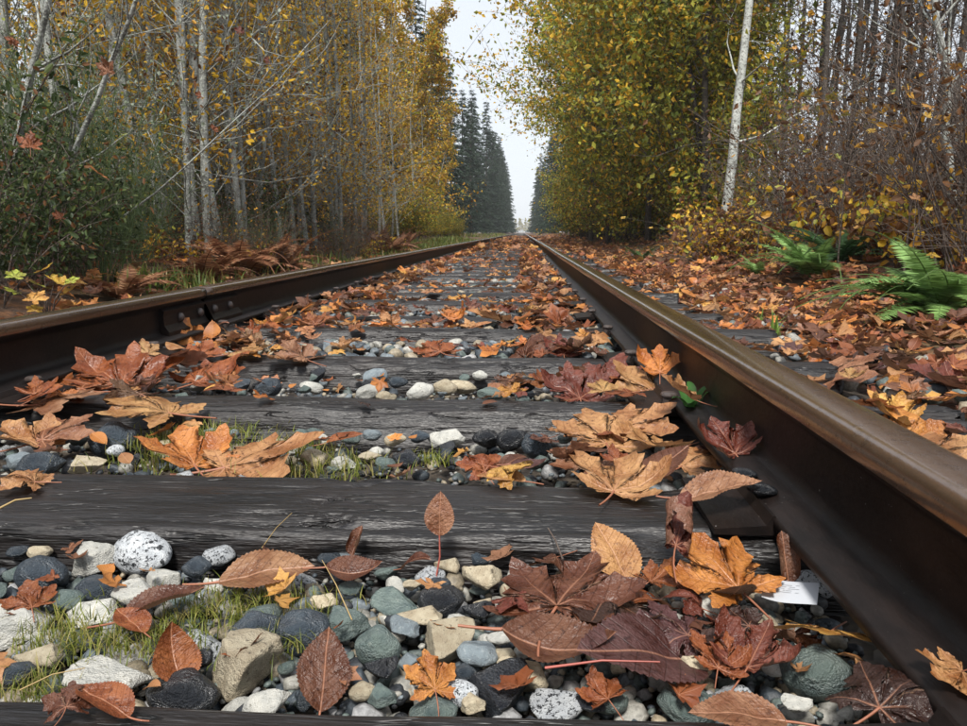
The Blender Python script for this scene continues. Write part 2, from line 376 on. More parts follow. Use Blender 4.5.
ORD = ['first', 'second', 'third', 'fourth', 'fifth', 'sixth', 'seventh', 'eighth', 'ninth', 'tenth', 'eleventh', 'twelfth', 'thirteenth', 'fourteenth', 'fifteenth', 'sixteenth', 'seventeenth', 'eighteenth', 'nineteenth', 'twentieth']
tie_lib = [tie_mesh(50 + s, 180, 30, 1.2, .178) for s in range(5)]
N_TIE = 110
def tie_back(i): return TIE_Y0 + i * TIE_S
tie_txt = {0: 'dark wooden tie cut off by the bottom edge of the picture', 1: 'nearest fully visible tie, broad flat blackish timber with splintered front edge',
           2: 'second full tie from the camera, rounded grey-black timber with deep grain cracks', 3: 'third full tie from the camera, worn grey timber behind pale stones',
           4: 'fourth full tie from the camera, rounded dark timber with leaf clump on its right'}
tie_off = {}
for i in range(N_TIE):
    if i < 7: me = tie_mesh(i + 1, 300 if i < 4 else 170, 64 if i < 4 else 36, [.7, .6, 1.7, 1.3, 1.7, 1.4, 1.5][i], .222 if i < 2 else .182)
    else: me = tie_lib[i % 5]
    j = rng.uniform(-1, 1, 4) if i > 4 else rng.uniform(-.25, .25, 4)
    dx = j[0] * .05; dz = j[1] * (.008 if i < 5 else .012)
    o = obj('railway_tie', me, None, (XC + dx, tie_back(i) - (TIE_W if i < 2 else .182) / 2 + (j[2] * .02), dz + (0 if i < 2 else .004 if i < 4 else .016 if i == 4 else .011)), (0, R(j[3] * .4), R(j[2] * .7)))
    if i in tie_txt: lb = tie_txt[i]
    elif i < 20: lb = f'weathered dark wooden tie, {ORD[i - 1]} full one counted from the camera'
    else: lb = 'distant dark wooden tie mostly hidden by fallen leaves far down the track'
    tag(o, lb, 'railway tie', 'wooden ties under the rails')

# ------------------------------------------------------------------ rails
def rail_profile():
    hw, hh, fw, H = .0325, .034, .0635, RAIL_TOP - RAIL_BOT
    p = [(0, H)]
    p += [(.020, H - .0008), (.0275, H - .0032), (.0312, H - .0085), (hw, H - .015), (hw + .0008, H - hh + .006), (hw - .003, H - hh), (.012, H - hh - .010), (.0075, H - hh - .020), (.007, .035), (.010, .024), (.024, .0185), (fw - .004, .0115), (fw, .009), (fw, 0)]
    half = np.array(p); left = half[1:][::-1] * [-1, 1]
    return np.vstack([half, left])           # clockwise from the crown
def rail_mesh(y0, y1, side):
    prof = rail_profile(); k = len(prof)
    Y = [y0]; 
    while Y[-1] < y1: Y.append(Y[-1] + (.06 if Y[-1] < 6 else .5 if Y[-1] < 40 else 4))
    Y = np.array(Y); Y[-1] = y1; n = len(Y)
    P = np.zeros((n, k, 3)); P[:, :, 0] = prof[None, :, 0]; P[:, :, 2] = prof[None, :, 1]; P[:, :, 1] = Y[:, None]
    wig = .0045 * np.sin(Y * .55 + side) + .003 * np.sin(Y * 1.3 + 2 * side)
    P[:, :, 0] += (wig * np.clip((Y - 3) / 6, 0, 1))[:, None]
    lip = vn(np.stack([Y * 7, Y * 0, Y * 0 + side], -1), 4) * .0011
    for q in (4, 5, k - 4, k - 5): P[:, q, 0] += lip * (1 if q < 9 else -1)
    P = P.reshape(-1, 3)
    i = np.arange(n - 1)[:, None] * k; j = np.arange(k)[None, :]; j2 = (j + 1) % k
    f = np.stack([i + j, i + k + j, i + k + j2, i + j2], -1).reshape(-1, 4)
    mi = np.tile(np.array([0 if (q < 5 or q >= k - 5) else 1 for q in range(k)]), n - 1)
    a = np.arange(1, k - 1); c0 = np.stack([np.zeros(k - 2, int), a, a + 1], -1)
    f = np.vstack([f[:, [0, 1, 2]], f[:, [0, 2, 3]], c0, (c0 + (n - 1) * k)[:, ::-1]]); mi = np.concatenate([mi, mi, np.ones(2 * (k - 2), int)])
    return mesh('rail', P, f, [M_HEAD, M_WEB], mi=mi)
HWD = .0325; XR, XL = GAUGE_R + HWD, GAUGE_L - HWD
JY = 2.50
def rail(x, y0, y1, side, label):
    o = obj('rail', rail_mesh(y0, y1, side), None, (x, 0, RAIL_BOT)); tag(o, label, 'rail', 'rails of the track'); return o
rail(XR, -1.2, 400, 1, 'rust brown steel rail on the right, its worn head gleaming wet')
rail(XL, -1.2, JY - .003, 2, 'near length of the left steel rail, ending at the bolted joint')
rail(XL, JY + .003, 400, 3, 'far length of the left steel rail running on from the bolted joint')
# joint bars
def bar_mesh():
    prof = np.array([(0, 0), (.030, -.004), (.030, .010), (.016, .030), (.014, .060), (.018, .076), (.006, .084), (0, .084)])
    L = .30; k = len(prof); Y = np.array([-L, L]); v = np.array([[px, y, pz] for y in Y for px, pz in prof])
    f = [[j, (j + 1) % k, k + (j + 1) % k] for j in range(k)] + [[j, k + (j + 1) % k, k + j] for j in range(k)]
    f += [[0, j + 1, j] for j in range(1, k - 1)] + [[k, k + j, k + j + 1] for j in range(1, k - 1)]
    return mesh('joint_bar', v, f, M_WEB, smooth=False)
def bolt_mesh():
    bm = bmesh.new(); bmesh.ops.create_uvsphere(bm, u_segments=14, v_segments=8, radius=.0165)
    for w in bm.verts: w.co = Vector((max(0, w.co.z) * .9, w.co.x, w.co.y))
    me = bpy.data.meshes.new('bolt'); bm.to_mesh(me); bm.free(); me.materials.append(M_BOLT)
    for p in me.polygons: p.use_smooth = True
    return me
BAR, BOLT = bar_mesh(), bolt_mesh()
jb = obj('joint_bar', BAR, None, (XL + .0085, JY, RAIL_BOT + .018)); tag(jb, 'bolted steel joint bar on the inside of the left rail', 'joint bar')
for y in (-.19, -.045, .075, .215): obj('bolt', BOLT, jb, (.0145, y, .046))
# tie plates and spikes
def box_mesh(name, sx, sy, sz, mat, bev=.0):
    bm = bmesh.new(); bmesh.ops.create_cube(bm, size=1)
    for w in bm.verts: w.co = Vector((w.co.x * sx, w.co.y * sy, (w.co.z + .5) * sz))
    if bev: bmesh.ops.bevel(bm, geom=bm.edges[:], offset=bev, segments=2, affect='EDGES')
    me = bpy.data.meshes.new(name); bm.to_mesh(me); bm.free(); me.materials.append(mat); return me
def plate_mesh():
    prof = np.array([(-.135, 0), (-.135, .007), (-.075, .012), (-.069, .024), (-.0655, .024), (-.0655, .0135), (.0655, .0135), (.0655, .024), (.069, .024), (.075, .012), (.135, .007), (.135, 0)])
    k = len(prof); h = .09; v = np.array([[a, y, b] for y in (-h, h) for a, b in prof])
    f = [[j, (j + 1) % k, k + (j + 1) % k] for j in range(k)] + [[j, k + (j + 1) % k, k + j] for j in range(k)]
    f += [[0, 1, 11], [1, 2, 11], [2, 10, 11], [2, 3, 4], [2, 4, 5], [2, 5, 10], [5, 6, 10], [6, 7, 9], [7, 8, 9], [6, 9, 10]]
    f += [[k + c, k + b_, k + a] for a, b_, c in f[2 * k:2 * k + 10]]
    return mesh('tie_plate', v, f, M_WEB, smooth=False)
PLATE = plate_mesh()
def spike_mesh():
    bm = bmesh.new()
    bmesh.ops.create_cube(bm, size=1, matrix=Matrix.Translation((0, 0, .012)) @ Matrix.Diagonal((.016, .016, .03, 1)))
    r = bmesh.ops.create_uvsphere(bm, u_segments=10, v_segments=6, radius=.5)
    for w in r['verts']: w.co = Vector((math.copysign(abs(w.co.x * 2) ** .6 / 2, w.co.x) * .034 - .005, math.copysign(abs(w.co.y * 2) ** .6 / 2, w.co.y) * .026, w.co.z * .014 + .022))
    me = bpy.data.meshes.new('spike'); bm.to_mesh(me); bm.free(); me.materials.append(M_BOLT); return me
SPIKE = spike_mesh()
for side, x in (('right', XR), ('left', XL)):
    for i in range(0, 26):
        y = tie_back(i) - (.11 if i < 2 else .09)
        p = obj('tie_plate', PLATE, None, (x + rng.uniform(-.006, .006), y + rng.uniform(-.015, .015), .003), (0, 0, R(rng.uniform(-1.5, 1.5))))
        w = f'under the {side} rail on the {ORD[i - 1] + " full tie" if 0 < i < 20 else ("tie at the picture bottom" if i == 0 else "far ties")}'
        tag(p, f'flat rusty steel tie plate {w}', 'tie plate', 'tie plates')
        for sx, sy in (((1, 1), (-1, -1)) if not (i == 1 and side == 'right') else ((1, 1),)): obj('spike', SPIKE, p, (sx * .0735, sy * .045, .010), (0, 0, 0 if sx > 0 else math.pi))
#MARK_STONES
# ------------------------------------------------------------------ labels that single out look-alikes
REG = []
def reg(o, head, where, pos, cat, group):
    REG.append((o, head, where, pos)); o['category'] = cat; o['group'] = group
def lateral(x):
    for lim, t in ((-1.3, 'outside the left rail'), (-.85, 'beside the left rail'), (-.5, 'left of centre'), (-.2, 'near the track centre'), (.06, 'right of centre'), (.36, 'beside the right rail'), (.95, 'outside the right rail'), (9, 'on the right shoulder')):
        if x < lim: return t
def along(y):
    i = int(math.floor((y - TIE_Y0) / TIE_S))            # crib after tie i
    fr = (y - TIE_Y0) - i * TIE_S
    on = fr > TIE_S - TIE_W
    names = ['bottom tie', 'nearest full tie'] + [f'{ORD[k]} full tie' for k in range(1, 20)]
    i = max(0, min(i, 18))
    return f'on the {names[i + 1]}' if on else f'behind the {names[i]}'
def finish_labels():
    from collections import defaultdict
    d = defaultdict(list)
    for r in REG: d[(r[1], r[2])].append(r)
    for (head, where), L in d.items():
        L.sort(key=lambda r: r[3][0] / max(r[3][1], .1))
        n = len(L)
        for k, r in enumerate(L):
            if n == 1: t = ''
            elif k == 0: t = ', leftmost'
            elif k == n - 1: t = ', rightmost'
            else: t = f', {ORD[k]} from left' if k < 20 else ', one of many'
            if len((head + ' ' + where + t).split()) > 16: head = head.replace(' fallen', '').replace('mid-sized ', '').replace('black and white ', '').replace('rough ', '').replace('smooth ', '')
            r[0]['label'] = f'{head} {where}{t}'
# ------------------------------------------------------------------ ballast stones
def ico(sub):
    bm = bmesh.new(); bmesh.ops.create_icosphere(bm, subdivisions=sub, radius=1.0)
    v = np.array([w.co[:] for w in bm.verts]); f = np.array([[w.index for w in p.verts] for p in bm.faces]); bm.free(); return v, f
ICO = {s: ico(s) for s in (2, 3, 4)}
def rock(seed, sub, angular, flat=.62):
    rg = np.random.default_rng(seed); v, f = ICO[sub]; v = v.copy()
    for _ in range(int(13 if angular else 4)):
        n = rg.normal(size=3); n /= np.linalg.norm(n); d = rg.uniform(.46, .76) if angular else rg.uniform(.72, .9)
        t = v @ n - d; m = t > 0; v[m] -= t[m][:, None] * n[None] * (1.0 if angular else .75)
    v = v * (1 + (.08 if angular else .13) * fbm(v * 1.3 + seed, 2, seed)[:, None]) * (1 + (.05 if angular else .012) * fbm(v * 4.5 + seed, 3, seed + 5)[:, None])
    v = v * [1, rg.uniform(.7, .92), rg.uniform(flat - .1, flat + .12)]
    s = (v[:, 0].max() - v[:, 0].min()) / 2; v /= s
    return v, f
LIBR = {}
def stone_mesh(mat, angular, k, sub=4):
    key = (mat, angular, k, sub)
    if key not in LIBR:
        v, f = rock(k * 17 + (5 if angular else 0) + 3, sub, angular); LIBR[key] = mesh('ballast_stone', v, f, ROCK[mat])
    return LIBR[key]
STONE_WORD = {'granite': 'black and white speckled', 'slate': 'smooth slate-blue', 'dark': 'dark charcoal', 'green': 'grey-green', 'cream': 'rough cream-coloured', 'white': 'whitish', 'bluegrey': 'pale blue-grey'}
stones = []        # x, y, r
def add_stone(x, y, z, r, mat, ang, rz=None, k=None, sub=4, tilt=12, zs=1.0):
    k = rng.integers(0, 7) if k is None else k; rz = rng.uniform(0, 360) if rz is None else rz
    o = obj('ballast_stone', stone_mesh(mat, ang, int(k), sub), None, (x, y, z), (R(rng.uniform(-tilt, tilt)), R(rng.uniform(-tilt, tilt)), R(rz)), (r, r, r * zs))
    stones.append((x, y, r))
    sz = 'large' if r > .03 else 'small' if r < .018 else 'mid-sized'
    reg(o, f'{sz} {STONE_WORD[mat]} {"angular" if ang else "rounded"} stone', f'{along(y)} {lateral(x)}', (x, y), 'stone', 'ballast stones')
    return o
HERO_ST = [ # px, py, width px, material, angular, height factor
 (143,556,60,'granite',0,1.15),(102,558,44,'white',1,1.0),(42,577,50,'slate',0,1.1),(99,586,42,'slate',0,.9),(219,557,30,'granite',0,1.2),(197,568,28,'slate',0,1),
 (137,596,45,'white',1,1),(20,621,60,'white',1,.9),(93,608,48,'white',1,.8),(67,602,30,'green',0,1),(42,661,38,'cream',1,1.1),(106,676,72,'white',1,.8),(183,688,64,'dark',0,.9),
 (247,662,66,'cream',1,1.35),(271,696,44,'white',1,.8),(254,630,46,'slate',0,1),(303,634,50,'slate',0,1.2),(264,616,35,'green',0,1),(197,660,32,'dark',0,1),(18,553,20,'slate',0,1),(40,554,20,'cream',0,1),(14,676,32,'slate',0,1),
 (394,551,46,'green',0,.9),(449,568,26,'cream',1,1.3),(483,580,44,'cream',1,1.2),(478,558,26,'slate',0,1),(441,603,46,'dark',0,1),(480,613,36,'dark',1,1),(394,600,50,'green',1,.7),(422,614,48,'cream',1,.8),
 (350,624,46,'green',1,1),(378,648,46,'green',0,1.35),(383,670,36,'dark',1,1),(448,644,50,'cream',1,1.2),(478,655,40,'bluegrey',0,1),(524,674,50,'cream',1,1.1),(501,692,60,'dark',1,1),(556,700,56,'granite',1,.8),
 (605,698,42,'green',0,1),(591,705,30,'dark',0,1),(362,693,26,'cream',0,1),(385,698,28,'green',1,1),(461,696,32,'granite',0,1),(475,706,26,'cream',1,1),(433,707,46,'green',0,.8),(464,675,26,'slate',0,1),(440,586,22,'slate',0,1),(413,587,22,'cream',1,1),
 (330,560,24,'slate',0,1),(345,556,30,'bluegrey',0,.9),(325,602,26,'cream',1,1),(405,622,36,'bluegrey',1,.8),(430,578,30,'granite',0,1),(350,590,22,'green',0,1),(500,640,26,'white',0,1),(455,625,24,'white',1,1),(505,655,22,'cream',1,1),
 (818,674,62,'green',0,1.15),(695,675,32,'cream',1,1.3),(689,702,56,'green',0,.8),(735,695,44,'granite',1,.9),(712,609,34,'white',1,1.2),(679,617,26,'white',1,.8),(760,619,38,'cream',1,.9),(823,580,40,'granite',1,.9),(795,706,28,'white',1,1),(691,543,26,'bluegrey',0,1.2),(740,543,28,'green',0,1),(870,700,22,'white',1,1),(655,577,22,'bluegrey',0,1),(640,615,30,'granite',1,.8),
 (114,440,44,'slate',0,1.15),(45,466,40,'slate',1,1.1),(323,443,30,'white',1,1),(313,460,26,'cream',0,1),(407,460,30,'dark',0,1),(447,438,38,'white',1,1.0),(420,438,22,'slate',0,1),(486,439,28,'dark',0,1.2),(513,441,36,'dark',0,1.1),(537,447,32,'slate',0,1.4),(558,457,15,'white',0,1.2),(395,441,24,'cream',0,1),(370,455,26,'cream',1,.8),(345,462,30,'white',1,.8),(385,465,22,'green',0,1),(470,466,22,'white',0,1),(500,462,24,'green',0,1),(85,463,30,'cream',1,.8),(20,462,24,'bluegrey',0,1),(565,440,16,'green',0,1),(350,438,24,'green',0,1),(372,436,20,'bluegrey',0,1),
 (200,383,22,'white',1,1.2),(222,385,24,'green',1,1.2),(240,388,20,'slate',1,1.2),(268,388,26,'slate',0,1.1),(375,378,26,'bluegrey',0,1),(312,386,24,'white',0,.8),(370,390,30,'white',0,.8),(445,388,26,'cream',0,1),(462,385,30,'cream',0,.9),(490,392,28,'green',0,.8),(420,392,28,'white',0,1),(525,388,22,'slate',0,1),(505,378,18,'bluegrey',0,1),(350,346,16,'bluegrey',0,1.2),(398,383,20,'slate',0,1),(480,376,16,'white',0,1),
 (606,345,24,'green',1,1.5),(612,360,14,'white',1,1.2),(590,352,16,'white',0,1),
]
for px, py, w, mat, ang, zs in HERO_ST:
    zz = -.034 if py > 500 else -.030 if py > 400 else -.022
    p = at(px, py, zz); r = w * dist(p) / F_PX / 2 * .98
    add_stone(p.x, p.y, zz - (.004 if zs < 1 else -.002), r, mat, ang, rz=rng.uniform(-25, 25), zs=zs * .92)
MATS = ['white', 'cream', 'slate', 'dark', 'green', 'bluegrey', 'granite']; MW = np.array([.19, .18, .16, .12, .16, .11, .08])
def try_fill(n, x0, x1, y0, y1, r0, r1, z, sub):
    c = 0
    for _ in range(n * 30):
        if c >= n: break
        x, y, r = rng.uniform(x0, x1), rng.uniform(y0, y1), r0 + (r1 - r0) * rng.random() ** 1.8
        S = np.array(stones)
        if (np.hypot(S[:, 0] - x, S[:, 1] - y) < (S[:, 2] + r) * .80).any(): continue
        add_stone(x, y, z + rng.uniform(-.012, .008), r, str(rng.choice(MATS, p=MW)), int(rng.random() < .82), sub=sub, tilt=25); c += 1
try_fill(95, -.60, .24, .515, .80, .009, .024, -.044, 3)
try_fill(60, -.95, .26, 1.04, 1.36, .010, .026, -.036, 3)
try_fill(30, -1.0, .26, 1.57, 1.88, .012, .028, -.028, 3)
print('individual stones', len(stones))
# the uncountable small ballast below and beyond
ga = Acc(); lib2 = [rock(900 + k, 2, k % 4 > 0) for k in range(10)]; lib3 = [rock(950 + k, 3, k % 4 > 0) for k in range(8)]
GC = np.array([(.36, .35, .31), (.32, .27, .19), (.055, .07, .085), (.024, .028, .034), (.11, .14, .13), (.17, .2, .22), (.3, .3, .3)])
def gravel(n, xf, y0, y1, r0, r1, zf, lib):
    for _ in range(n):
        x, y = xf(), rng.uniform(y0, y1); fr = (y - TIE_Y0) % TIE_S
        if fr > TIE_S - (TIE_W if y < 1.1 else .182) - .006 and abs(x - XC) < TIE_HALF + .02: continue
        v, f = lib[rng.integers(len(lib))]; r = rng.uniform(r0, r1)
        m = np.array(Euler(rng.uniform(-.5, .5, 3) + np.array([0, 0, rng.uniform(0, 6.3)])).to_matrix())
        ga.add((v * r) @ m.T + [x, y, zf(x, y)], f, GC[rng.choice(7, p=MW)] * rng.uniform(.6, 1.15))
gravel(1300, lambda: rng.uniform(-.8, .33), .50, .83, .006, .015, lambda x, y: -.055 + rng.uniform(-.012, .006), lib2)
gravel(700, lambda: rng.uniform(-1.08, .33), 1.03, 1.9, .009, .018, lambda x, y: -.068 + rng.uniform(-.008, .008), lib2)
gravel(1500, lambda: rng.uniform(-1.08, .32), 1.9, 5.0, .014, .030, lambda x, y: -.021 + rng.uniform(-.012, .008), lib3)
gravel(1500, lambda: rng.uniform(-1.08, .32), 5.0, 14, .02, .035, lambda x, y: -.022, lib2)
gravel(900, lambda: rng.uniform(.42, 1.5), .9, 7.0, .014, .032, lambda x, y: -.045 - .05 * max(0, x - .9) + rng.uniform(-.01, .01), lib2)
gravel(500, lambda: rng.uniform(-2.0, -1.15), .9, 7.0, .014, .03, lambda x, y: -.05, lib2)
lib1 = [(v_ * np.array([1, .8, .6]), f_) for v_, f_ in [ico(1)]]
gravel(3500, lambda: rng.uniform(-.8, .33), .50, .83, .0025, .006, lambda x, y: -.052 + rng.uniform(-.012, .004), lib1)
gravel(2500, lambda: rng.uniform(-1.05, .33), 1.03, 1.88, .003, .008, lambda x, y: -.066 + rng.uniform(-.01, .006), lib1)
tag(obj('ballast', ga.mesh('ballast', M_GRAVEL)), 'mass of small grey ballast stones filling the gaps between ties', 'ballast', kind='stuff')

# ------------------------------------------------------------------ leaves
LOBES = [(0, 1.0), (50, .92), (-50, .92), (106, .62), (-106, .62)]
def maple_outline(lo, rg):
    pts = []           # (angle, radius)
    order = sorted(LOBES, key=lambda t: t[0])
    side = [(.42, .17), (.57, .31), (.63, .215), (.75, .25), (.81, .125), (.92, .085)] if not lo else [(.45, .18), (.62, .30), (.74, .17)]
    for q, (a, L) in enumerate(order):
        L = L * rg.uniform(.9, 1.08); a = a + rg.uniform(-4, 4)
        wide = 1.0 if L > .7 else .85
        for al, w in side:
            w = w * wide * rg.uniform(.85, 1.15); pts.append((a - math.degrees(math.atan2(w * L, al * L)), math.hypot(al, w) * L, q))
        pts.append((a, L, q))
        for al, w in side[::-1]:
            w = w * wide * rg.uniform(.85, 1.15); pts.append((a + math.degrees(math.atan2(w * L, al * L)), math.hypot(al, w) * L, q))
        if q < 4:
            a2 = order[q + 1][0]; pts.append(((a + a2) / 2, (.46 if abs(a + a2) < 120 else .40) * rg.uniform(.85, 1.1), q))
    pts = [(-165, .05, 0), (-140, .25, 0)] + pts + [(140, .25, 4), (165, .05, 4)]
    return pts, [a for a, _ in order]
def deform(P2, rg, crumple, cup, fold, bend, bdir, vdist, bend2=0):
    x, y = P2[:, 0], P2[:, 1]; s = rg.uniform(0, 50); r2 = x * x + y * y
    z = crumple * fbm(np.stack([x * 2.1 + s, y * 2.1, x * 0], -1), 3, int(s)) + cup * r2 + fold * vdist + crumple * .5 * np.sin(6 * x + s) * np.sin(5 * y + s)
    P = np.stack([x, y, z], -1)
    for kk, dr in ((bend, bdir), (bend2, bdir + 80)):
        if abs(kk) < 1e-3: continue
        c, sn = math.cos(R(dr)), math.sin(R(dr)); a = P[:, 0] * c + P[:, 1] * sn; b = -P[:, 0] * sn + P[:, 1] * c; zz = P[:, 2]
        th = a * kk; a2 = np.sin(th) / kk - zz * np.sin(th); z2 = (1 - np.cos(th)) / kk + zz * np.cos(th)
        P = np.stack([a2 * c - b * sn, a2 * sn + b * c, z2], -1)
    return P
def stem_path(base, L, rg, lift):
    t = np.linspace(0, 1, 7)[:, None]; side = rg.uniform(-.25, .25)
    return base + np.hstack([side * t ** 2 * L, -t * L, lift * t ** 1.5 * L])
def maple(seed, lo=False, **kw):
    rg = np.random.default_rng(seed); pts, axes = maple_outline(lo, rg)
    ang = np.radians([p[0] for p in pts]); rad = np.array([p[1] for p in pts]); n = len(pts)
    rings = [.5, 1.0] if lo else [.18, .38, .58, .76, .9, 1.0]
    P = [np.zeros((1, 2))]
    for t in rings:
        rr = rad * t if not lo else rad * t; P.append(np.stack([np.sin(ang) * rr, np.cos(ang) * rr], -1))
    P = np.vstack(P)
    th = np.degrees(np.arctan2(P[:, 0], P[:, 1])); rr = np.hypot(P[:, 0], P[:, 1])
    ax = np.array(axes); dd = th[:, None] - ax[None]; k = np.abs(dd).argmin(1); dsel = np.radians(dd[np.arange(len(P)), k])
    u, vv = rr * np.cos(dsel), np.abs(rr * np.sin(dsel))
    f = [[0, 1 + j, 2 + j] for j in range(n - 1)]
    for q in range(len(rings) - 1):
        a = 1 + q * n; b = a + n
        for j in range(n - 1): f += [[a + j, b + j, b + j + 1], [a + j, b + j + 1, a + j + 1]]
    f = np.array(f)[:, ::-1]
    p = dict(crumple=.035, cup=.0, fold=.12, bend=0, bdir=0, bend2=0); p.update(kw)
    P3 = deform(P - [0, .33], rg, p['crumple'], p['cup'], p['fold'], p['bend'], p['bdir'], vv, p['bend2']) if True else None
    st = stem_path(P3[0], rg.uniform(.5, .85), rg, rg.uniform(.0, .25))
    return P3, f, np.stack([u, vv], -1), st
def oval(seed, lo=False, ratio=.36, **kw):
    rg = np.random.default_rng(seed); nu, nv = (8, 2) if lo else (44, 5)
    t = np.linspace(0, 1, nu); w = ratio * np.sin(np.pi * t ** .85) ** .75 * (1 - .12 * t)
    if not lo: w = w + np.where(np.arange(nu) % 2 == 0, .012, -.010) * (np.sin(np.pi * t) > .15); 
    w = np.clip(w, .003, 1)
    P, UV = [], []
    for i in range(nu):
        for j in range(-nv, nv + 1):
            s = j / nv; P.append((s * w[i], t[i] - .5 - abs(s) * .02)); UV.append((t[i], abs(s) * w[i]))
    P = np.array(P); UV = np.array(UV); k = 2 * nv + 1
    i = np.arange(nu - 1)[:, None] * k + np.arange(k - 1)[None, :]
    f = np.stack([i, i + 1, i + k + 1, i + k], -1).reshape(-1, 4); f = np.vstack([f[:, [0, 1, 2]], f[:, [0, 2, 3]]])
    p = dict(crumple=.025, cup=.0, fold=.25, bend=0, bdir=0, bend2=0); p.update(kw)
    P3 = deform(P, rg, p['crumple'], p['cup'], p['fold'], p['bend'], p['bdir'], UV[:, 1], p['bend2'])
    st = stem_path(P3[nv], rg.uniform(.25, .45), rg, rg.uniform(0, .3))
    return P3, f, UV, st
def leaf_pair(fn, seed, **kw):
    P, f, uv, st = fn(seed, **kw); v, tf = tube(st, np.linspace(.016, .012, len(st)), 5); tf = np.vstack([tf[:, [0, 1, 2]], tf[:, [0, 2, 3]]])
    mid = P[np.abs(P[:, :2]).sum(1).argsort()[:6]].mean(0)
    return mesh('leaf', P, f, M_LEAF, uv=uv), mesh('leaf_stem', v, tf, M_STEM), float(P[:, 2].min()), float(P[:, 2].max())
MV = [leaf_pair(maple, 100 + k, **kw) for k, kw in enumerate([
  dict(crumple=.05, fold=.12), dict(crumple=.09, fold=.2, cup=.15), dict(crumple=.06, bend=1.1, bdir=20), dict(crumple=.09, bend=-1.0, bdir=80, fold=.2),
  dict(crumple=.12, cup=.28, fold=.1), dict(crumple=.09, cup=-.22, fold=.22), dict(crumple=.07, bend=1.7, bdir=100, fold=.15), dict(crumple=.10, bend=1.3, bdir=-30, bend2=.9),
  dict(crumple=.045, fold=.08, bend=.5, bdir=90), dict(crumple=.14, bend=-1.4, bdir=10, cup=.1), dict(crumple=.13, cup=.42, fold=.2), dict(crumple=.10, bend=2.2, bdir=60)])]
OVV = [leaf_pair(oval, 200 + k, **kw) for k, kw in enumerate([
  dict(), dict(bend=1.6, bdir=90, fold=.35), dict(bend=2.2, bdir=0, fold=.1), dict(bend=-1.2, bdir=90, crumple=.05), dict(bend=5.5, bdir=0, fold=0, ratio=.42), dict(bend=1.0, bdir=60, crumple=.06, fold=.4), dict(bend=-2.5, bdir=5, fold=.05)])]
ROLL = leaf_pair(maple, 333, bend=4.6, bdir=5, crumple=.06, fold=.0, bend2=.3)
PAL = {'rust': (.29, .092, .028), 'orange': (.56, .225, .05), 'tan': (.48, .26, .11), 'brown': (.135, .055, .028), 'dark brown': (.055, .027, .020), 'reddish brown': (.17, .045, .026), 'ochre': (.62, .35, .085), 'purplish brown': (.10, .045, .042), 'pale brown': (.32, .16, .085), 'yellow': (.66, .46, .06), 'lime': (.38, .46, .06)}
def surf(x, y):
    if abs(x - XC) < TIE_HALF and (y - TIE_Y0) % TIE_S > TIE_S - (TIE_W if y < 1.1 else .182): return .006
    if XL - .06 < x < XL + .06 or XR - .06 < x < XR + .06: return .033
    if abs(x - XC) < 1.25: return -.026 if y < .9 else -.024 if y < 1.9 else -.010
    return max(gz(x, y) + .01, -.06 if x < 1.3 else -9)
leaf_xy = []
def put_leaf(pair, name, x, y, z, size, yaw, tilt, roll, cname, stem=True, head=None, label=None, red=False, jit=.12, cat='leaf'):
    me, sm, zlo, zhi = pair
    m = rotmat(yaw, tilt, roll).to_4x4()
    col = tuple(c * float(rng.uniform(1 - jit, 1 + jit)) for c in PAL[cname])
    o = obj(name, me, None, (x, y, z), m.to_euler(), size, col)
    if stem: obj('stem', sm, o)
    if label: tag(o, label, cat, 'fallen leaves')
    else: reg(o, head or f'{cname} fallen {"maple" if "maple" in name else "oval"} leaf', f'{along(y)} {lateral(x)}', (x, y), cat, 'fallen leaves')
    leaf_xy.append((x, y)); return o
